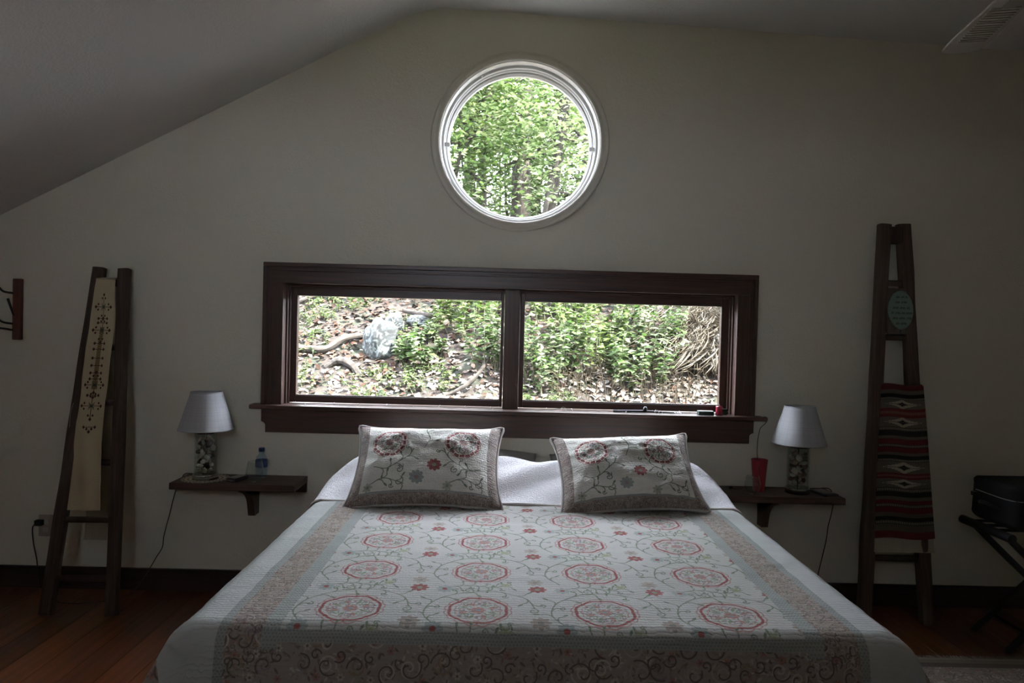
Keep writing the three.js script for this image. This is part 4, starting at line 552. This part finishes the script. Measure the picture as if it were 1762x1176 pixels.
{ // lichen-covered rocks
  const rock = (name, x, z, sx, sy, sz, seed, label) => { const g = mergeVertices(new THREE.IcosahedronGeometry(1, 5).deleteAttribute('normal').deleteAttribute('uv')), p = g.attributes.position, uv = []; for (let i = 0; i < p.count; i++) { const v = V(p.getX(i), p.getY(i), p.getZ(i)), k = 0.74 + 0.5 * fbm(v.x * 1.7 + seed, v.y * 1.4 + v.z * 1.9, seed, 5) + 0.22 * (vnoise(v.x * 5 + seed, v.y * 5 + v.z * 4, seed + 4) - 0.5) + 0.12 * (vnoise(v.x * 12 + seed, v.y * 12 + v.z * 10, seed + 5) - 0.5); p.setXYZ(i, v.x * sx * k, v.y * sy * k, v.z * sz * k); uv.push(v.x * 0.5 + 0.3 * v.z, v.y * 0.5); } g.setAttribute('uv', new THREE.Float32BufferAttribute(uv, 2)); g.computeVertexNormals(); single(name, g, M.stone, label, 'rock', onHill(x, z, sy * 0.45)); };
  rock('rock', -1.2, -3.0, 0.17, 0.23, 0.15, 3, 'pale lichen-spotted rock between roots outside the left pane'); rock('rock', -1.13, -3.36, 0.1, 0.12, 0.1, 9, 'small pale rock just above the lichen-spotted rock'); rock('rock', 2.35, -3.0, 0.34, 0.22, 0.24, 14, 'whitish boulder half under dry grass outside the right pane'); rock('rock', -0.9, -3.45, 0.11, 0.07, 0.1, 19, 'flat grey stone under the log above the pale rock');
}
{ // roots and fallen branches
  const wood = (name, pts, r, label, cat) => { const n = pts.length, c = new THREE.CatmullRomCurve3(pts.map(([x, z, dy]) => V(...onHill(x, z, dy)))), g = new THREE.TubeGeometry(c, 48, r, 9); const p = g.attributes.position; for (let i = 0; i < p.count; i++) { const t = Math.floor(i / 10) / 48, q = c.getPointAt(Math.min(1, t)), k = 0.55 + 0.55 * Math.sin(Math.PI * (0.12 + 0.8 * t)) + 0.3 * (vnoise(t * 14, i % 10, 7) - 0.5); p.setXYZ(i, q.x + (p.getX(i) - q.x) * k, q.y + (p.getY(i) - q.y) * k, q.z + (p.getZ(i) - q.z) * k); } g.computeVertexNormals(); single(name, g, M.root, label, cat); };
  wood('tree_root', [[-2.35, -2.86, 0.03], [-2.0, -2.88, 0.06], [-1.72, -2.9, 0.05], [-1.56, -3.02, 0.07], [-1.3, -3.2, 0.03]], 0.032, 'long curving root reaching the top of the pale rock', 'root'); wood('tree_root', [[-1.66, -2.72, 0.0], [-1.55, -2.74, 0.05], [-1.42, -2.7, 0.05], [-1.3, -2.62, 0.0]], 0.034, 'short arched root left of the pale rock foot', 'root'); wood('fallen_branch', [[-1.08, -3.6, 0.08], [-0.95, -3.56, 0.07], [-0.8, -3.5, 0.06], [-0.62, -3.52, 0.03]], 0.028, 'pale fallen branch above and right of the pale rock', 'branch'); wood('fallen_branch', [[-0.55, -2.3, 0.01], [-0.35, -2.38, 0.05], [-0.2, -2.55, 0.09], [-0.12, -2.7, 0.16]], 0.018, 'thin bleached stick on the bright ground near the mullion', 'branch'); wood('fallen_branch', [[-2.35, -3.75, 0.02], [-2.1, -3.9, 0.06], [-1.85, -4.15, 0.05]], 0.022, 'thin stick high on the left of the bank', 'branch');
}
function herb(name, x, z, h, rad, nst, nl, ls, cols, seed, label, cat, group, spread = 0.5) {
  const o = thing(name, label, cat, onHill(x, z), group), rn = rng(seed), L = new Leaves(), st = [];
  for (let k = 0; k < nst; k++) { const a = rn() * 6.28, r = Math.sqrt(rn()) * rad, hh = h * (0.5 + 0.5 * rn()), bx0 = Math.cos(a) * r, bz0 = Math.sin(a) * r, gy = hillY(x + bx0, z + bz0) - hillY(x, z), tx = bx0 + Math.cos(a) * spread * hh * rn(), tz = bz0 + Math.sin(a) * spread * hh * rn() + 0.1 * hh; st.push(rod([bx0, gy - 0.02, bz0], [tx, gy + hh, tz], 0.005, 0.002, 4));
    for (let j = 0; j < nl; j++) { const t = 0.25 + 0.75 * j / nl + rn() * 0.05, d = rdir(rn, 0.4); L.add(V(bx0 + (tx - bx0) * t, gy + hh * t, bz0 + (tz - bz0) * t), d, V(0, 1, 0).addScaledVector(rdir(rn), 0.5), ls * (0.6 + 0.7 * rn()), ls * (0.4 + 0.3 * rn()), tint(rn, cols, 0.35)); } }
  part('foliage', L.build(), M.leaf, o); part('stems', mergeGeometries(st), M.stalk, o); return o;
}
const pale = [[0.50, 0.62, 0.36], [0.36, 0.52, 0.22], [0.62, 0.68, 0.50], [0.24, 0.42, 0.14], [0.30, 0.50, 0.16]], mossy = [[0.22, 0.36, 0.12], [0.30, 0.42, 0.16], [0.17, 0.28, 0.10]], lime = [[0.40, 0.56, 0.16], [0.32, 0.50, 0.12], [0.50, 0.62, 0.28]];
[[-0.05, -2.75, 0.62, 0.24, 26, 'tall pale leafy plant outside, just left of the mullion'], [-0.35, -3.35, 0.5, 0.3, 22, 'leafy plant beyond the bleached stick'], [-0.8, -2.95, 0.3, 0.22, 18, 'low rounded plant right of the pale rock'], [0.42, -2.6, 0.6, 0.26, 30, 'dense leafy plant outside, just right of the mullion'], [0.85, -2.95, 0.62, 0.3, 30, 'bushy pale plant in the middle of the right pane'], [1.25, -2.75, 0.5, 0.26, 26, 'bushy green plant below the top of the right pane'], [1.5, -3.25, 0.6, 0.3, 28, 'dark green shrub near the top of the right pane'], [0.6, -3.6, 0.6, 0.34, 26, 'shrub high on the bank right of the mullion'], [1.0, -3.9, 0.7, 0.36, 26, 'shrub at the top edge of the right pane'], [-0.15, -3.95, 0.5, 0.34, 22, 'shrub high on the bank left of the mullion'], [-0.75, -4.3, 0.5, 0.3, 20, 'shrub above the pale fallen branch'], [-2.55, -4.2, 0.35, 0.3, 18, 'green clump in the top left corner of the long window'], [2.3, -4.0, 0.4, 0.3, 18, 'yellow green clump above the whitish boulder']].forEach(([x, z, h, r, n, l], i) => herb('leafy_plant', x, z, h, r, n, 26, 0.082, i % 3 === 1 ? lime : pale, 300 + i, l, 'plant', 'plants on the bank'));
[[-2.3, -3.45, 'low green ground cover above the long curving root'], [-1.95, -2.98, 'ground cover between the long root and the arched root'], [-1.9, -3.7, 'ground cover on the upper left slope'], [-2.25, -2.6, 'ground cover at the lower left of the left pane'], [-1.65, -3.95, 'ground cover above the pale rock'], [-1.95, -2.45, 'ground cover below the arched root'], [-0.95, -3.4, 'ground cover right of the small pale rock'], [-1.15, -2.5, 'ground cover below the pale rock'], [-0.65, -2.6, 'ground cover beside the bleached stick'], [0.35, -2.25, 'small sprig of green on the bright ground right of the mullion']].forEach(([x, z, l], i) => herb('ground_cover', x, z, 0.11, 0.26, 46, 7, 0.045, mossy.concat(lime), 400 + i, l, 'plant', 'ground cover on the bank', 1.2));
function grass(x, z, rad, n, h, droop, seed, label) {
  const rn = rng(seed), gs = [], o = thing('dry_grass', label, 'grass', onHill(x, z), 'dry grass on the bank'); const L = new Leaves();
  for (let k = 0; k < n; k++) { const a = rn() * 6.28, r = Math.sqrt(rn()) * rad, px = Math.cos(a) * r, pz = Math.sin(a) * r, gy = hillY(x + px, z + pz) - hillY(x, z), hh = h * (0.5 + 0.6 * rn()), dx = (rn() - 0.5) * droop, dz = droop * (0.2 + 0.8 * rn()) * 0.45; let p = V(px, gy, pz); const c = tint(rn, [[0.66, 0.58, 0.45], [0.52, 0.44, 0.32], [0.72, 0.66, 0.54]], 0.2); for (let j = 0; j < 4; j++) { const t = j / 4, d = V(dx * (t + 0.1), hh * 0.4 * (1 - t * (0.6 + droop * 3.2)), dz * (t * 0.8 + 0.05)); L.add(p, d, V(0.3, 0, 1), d.length() * 1.15, 0.0055, c); p = p.clone().add(d); } }
  part('blades', L.build(), M.straw2, o);
}
grass(2.05, -3.15, 0.42, 800, 0.5, 0.55, 500, 'drooping mound of dry pale grass at the right of the right pane'); grass(0.6, -2.5, 0.4, 110, 0.34, 0.2, 501, 'dry upright grass below the dense plant right of the mullion'); grass(1.5, -2.6, 0.4, 110, 0.34, 0.25, 502, 'dry grass stalks in front of the dark green shrub'); grass(-1.0, -4.1, 0.3, 90, 0.35, 0.2, 503, 'dry grass hanging under the pale fallen branch');

function tree(x, z, h, r, lean, label, sprays, leafN, seed, opt = {}) {
  const o = thing('forest_tree', label, 'tree', onHill(x, z, -0.1), 'trees above the bank'), rn = rng(seed), pts = [], n = 9;
  for (let i = 0; i <= n; i++) { const t = i / n; pts.push(V(lean[0] * t * h + 0.12 * Math.sin(t * 5 + seed), t * h, lean[1] * t * h + 0.1 * Math.sin(t * 4 + seed * 2))); }
  const cv = new THREE.CatmullRomCurve3(pts), g = new THREE.TubeGeometry(cv, 40, r, 12), p = g.attributes.position; for (let i = 0; i < p.count; i++) { const t = Math.floor(i / 13) / 40, q = cv.getPointAt(Math.min(1, t)), k = (1 - 0.55 * t) * (1 + 0.6 * Math.max(0, 0.06 - t) / 0.06) * (1 + 0.12 * (vnoise((i % 13) * 0.9, t * 20, seed) - 0.5)); p.setXYZ(i, q.x + (p.getX(i) - q.x) * k, q.y + (p.getY(i) - q.y) * k, q.z + (p.getZ(i) - q.z) * k); } g.computeVertexNormals(); { const u = g.attributes.uv; for (let i = 0; i < u.count; i++) u.setXY(i, u.getY(i) * 2, u.getX(i) * h * 0.7); }
  part('trunk', g, opt.bark ?? M.bark, o); const L = new Leaves();
  for (let k = 0; k < sprays; k++) { const t = (opt.low ?? 0.22) + (0.98 - (opt.low ?? 0.22)) * rn(), q = cv.getPointAt(t), a = rn() * 6.28, len = (opt.reach ?? 2.0) * (0.5 + 0.7 * rn()) * (1.05 - 0.45 * t), e = V(q.x + Math.cos(a) * len, q.y + (rn() - 0.2) * 0.9, q.z + Math.sin(a) * len), mid = q.clone().lerp(e, 0.5).add(V(0, 0.2 * rn(), 0)); part('branch', tube([q.toArray(), mid.toArray(), e.toArray()], 0.012 + 0.02 * rn(), 8, 5), opt.bark ?? M.bark, o); const cl = opt.cols ?? greens, base = tint(rn, cl, 0.15), R0 = 0.75 + 0.6 * rn();
    for (let j = 0; j < leafN; j++) { const w = rn(), cpt = mid.clone().lerp(e, 0.2 + 1.0 * w), b = rn() * 6.28, rr = Math.sqrt(rn()) * R0; const pos = V(cpt.x + Math.cos(b) * rr, cpt.y + (rn() - 0.5) * 0.5 - rr * 0.12, cpt.z + Math.sin(b) * rr); const c2 = tint(rn, [base, cl[(rn() * cl.length) | 0]], 0.3); L.add(pos, rdir(rn, 0.5), V(0, 1, 0).addScaledVector(rdir(rn), 0.7), 0.085 + 0.07 * rn(), 0.05 + 0.04 * rn(), c2); } }
  part('foliage', L.build(), M.treeLeaf, o); return o;
}
const paleLeaf = [[0.46, 0.60, 0.34], [0.36, 0.52, 0.26], [0.58, 0.68, 0.46]];
tree(0.42, -12.0, 9.5, 0.23, [0.0, 0], 'thick straight trunk in the middle of the round window', 17, 170, 601);
tree(-0.62, -13.5, 9.0, 0.12, [0.0, 0], 'slim straight trunk left of the middle in the round window', 22, 170, 602);
tree(0.75, -9.6, 8.5, 0.13, [0.07, 0], 'leaning trunk right of the thick one in the round window', 9, 150, 603, { reach: 1.7 });
tree(1.62, -11.4, 9.0, 0.15, [0.0, 0], 'pale grey trunk near the right edge of the round window', 20, 150, 604);
tree(2.4, -15.0, 9.5, 0.2, [0.0, 0], 'dark trunk at the far right of the round window', 24, 170, 605);
tree(-2.3, -14.6, 9.5, 0.2, [0.01, 0], 'shaded tree at the far left behind the round window', 26, 170, 606);
tree(-1.5, -8.3, 5.2, 0.05, [0.03, 0], 'pale-leaved sapling filling the lower left of the round window', 20, 170, 607, { cols: paleLeaf, reach: 1.2, low: 0.3 });
tree(0.72, -8.6, 3.6, 0.05, [0.06, 0], 'pale-leaved sapling at the bottom of the round window', 9, 130, 608, { cols: paleLeaf, reach: 1.1, low: 0.35 });
tree(0.9, -18.5, 10.5, 0.22, [0, 0], 'distant bright green tree behind the middle trunks', 30, 190, 609, { cols: [[0.40, 0.58, 0.16], [0.48, 0.62, 0.22], [0.34, 0.50, 0.14]], reach: 2.6 });
tree(-1.4, -19.5, 10.5, 0.22, [0, 0], 'distant green tree behind the slim trunk', 30, 190, 610, { reach: 2.6 });
tree(4.6, -13.0, 9.0, 0.2, [0, 0], 'tree standing right of all those in the round window', 22, 150, 611); tree(-4.8, -12.5, 9.0, 0.2, [0, 0], 'tree standing left of all those in the round window', 22, 150, 612);
[[-1.1, -9.6, 5.0, 'lower left of the round window, in front'], [-1.7, -12.6, 6.0, 'left of the slim trunk'], [-0.35, -17.2, 7.5, 'gap between slim and thick trunk'], [-0.95, -15.6, 6.5, 'gap left of the slim trunk'], [1.35, -17.6, 7.5, 'gap right of the thick trunk'], [2.05, -14.4, 6.5, 'gap right of the pale grey trunk'], [-2.6, -9.5, 5.0, 'left edge of the round window'], [1.9, -8.9, 4.6, 'lower right edge of the round window'], [-0.6, -10.8, 5.2, 'foot of the slim trunk'], [1.2, -13.2, 5.6, 'foot of the pale grey trunk'], [0.0, -15.5, 6.2, 'foot of the thick trunk, far back'], [3.2, -11.5, 5.5, 'right of the pale grey trunk'], [-2.9, -16.5, 6.5, 'far left of the round window, far back'], [2.2, -19.0, 7.0, 'far right of the round window, far back'], [-3.4, -12.4, 7.0, 'left of the round window view, nearer'], [-4.3, -15.6, 8.0, 'left of the round window view, farther'], [-3.3, -19.0, 9.0, 'left of the round window view, farthest'], [4.0, -16.2, 8.0, 'right of the round window view, nearer'], [4.6, -19.2, 9.0, 'right of the round window view, farther']].forEach(([x, z, h, w], i) => tree(x, z, h * 0.8, 0.04, [0.02, 0], 'leafy understory tree at the ' + w, 27, 150, 640 + i, { cols: i % 2 ? paleLeaf : greens, reach: 1.4, low: 0.06 }));
{ // bare twigs at the left of the round window
  const o = thing('bare_sapling', 'pale leafless twigs at the left edge of the round window', 'sapling', onHill(-1.25, -5.6, -0.05)), rn = rng(71), gs = [];
  const grow = (p, d, l, r, k) => { const e = p.clone().addScaledVector(d, l); gs.push(rod(p.toArray(), e.toArray(), r, r * 0.65, 5)); if (k > 0) for (let j = 0; j < 2 + (rn() > 0.6 ? 1 : 0); j++) grow(p.clone().lerp(e, 0.55 + 0.45 * rn()), d.clone().add(V((rn() - 0.4) * 1.1, (rn() - 0.35) * 0.9, (rn() - 0.5) * 0.8)).normalize(), l * (0.62 + 0.2 * rn()), r * 0.6, k - 1); };
  grow(V(0, 0, 0), V(0.06, 1, 0), 1.3, 0.016, 5); part('twigs', mergeGeometries(gs), M.twig, o);
}
scene.traverse((o) => { if (o.isMesh && !o.name) o.name = 'piece'; });
renderer.render(scene, camera);
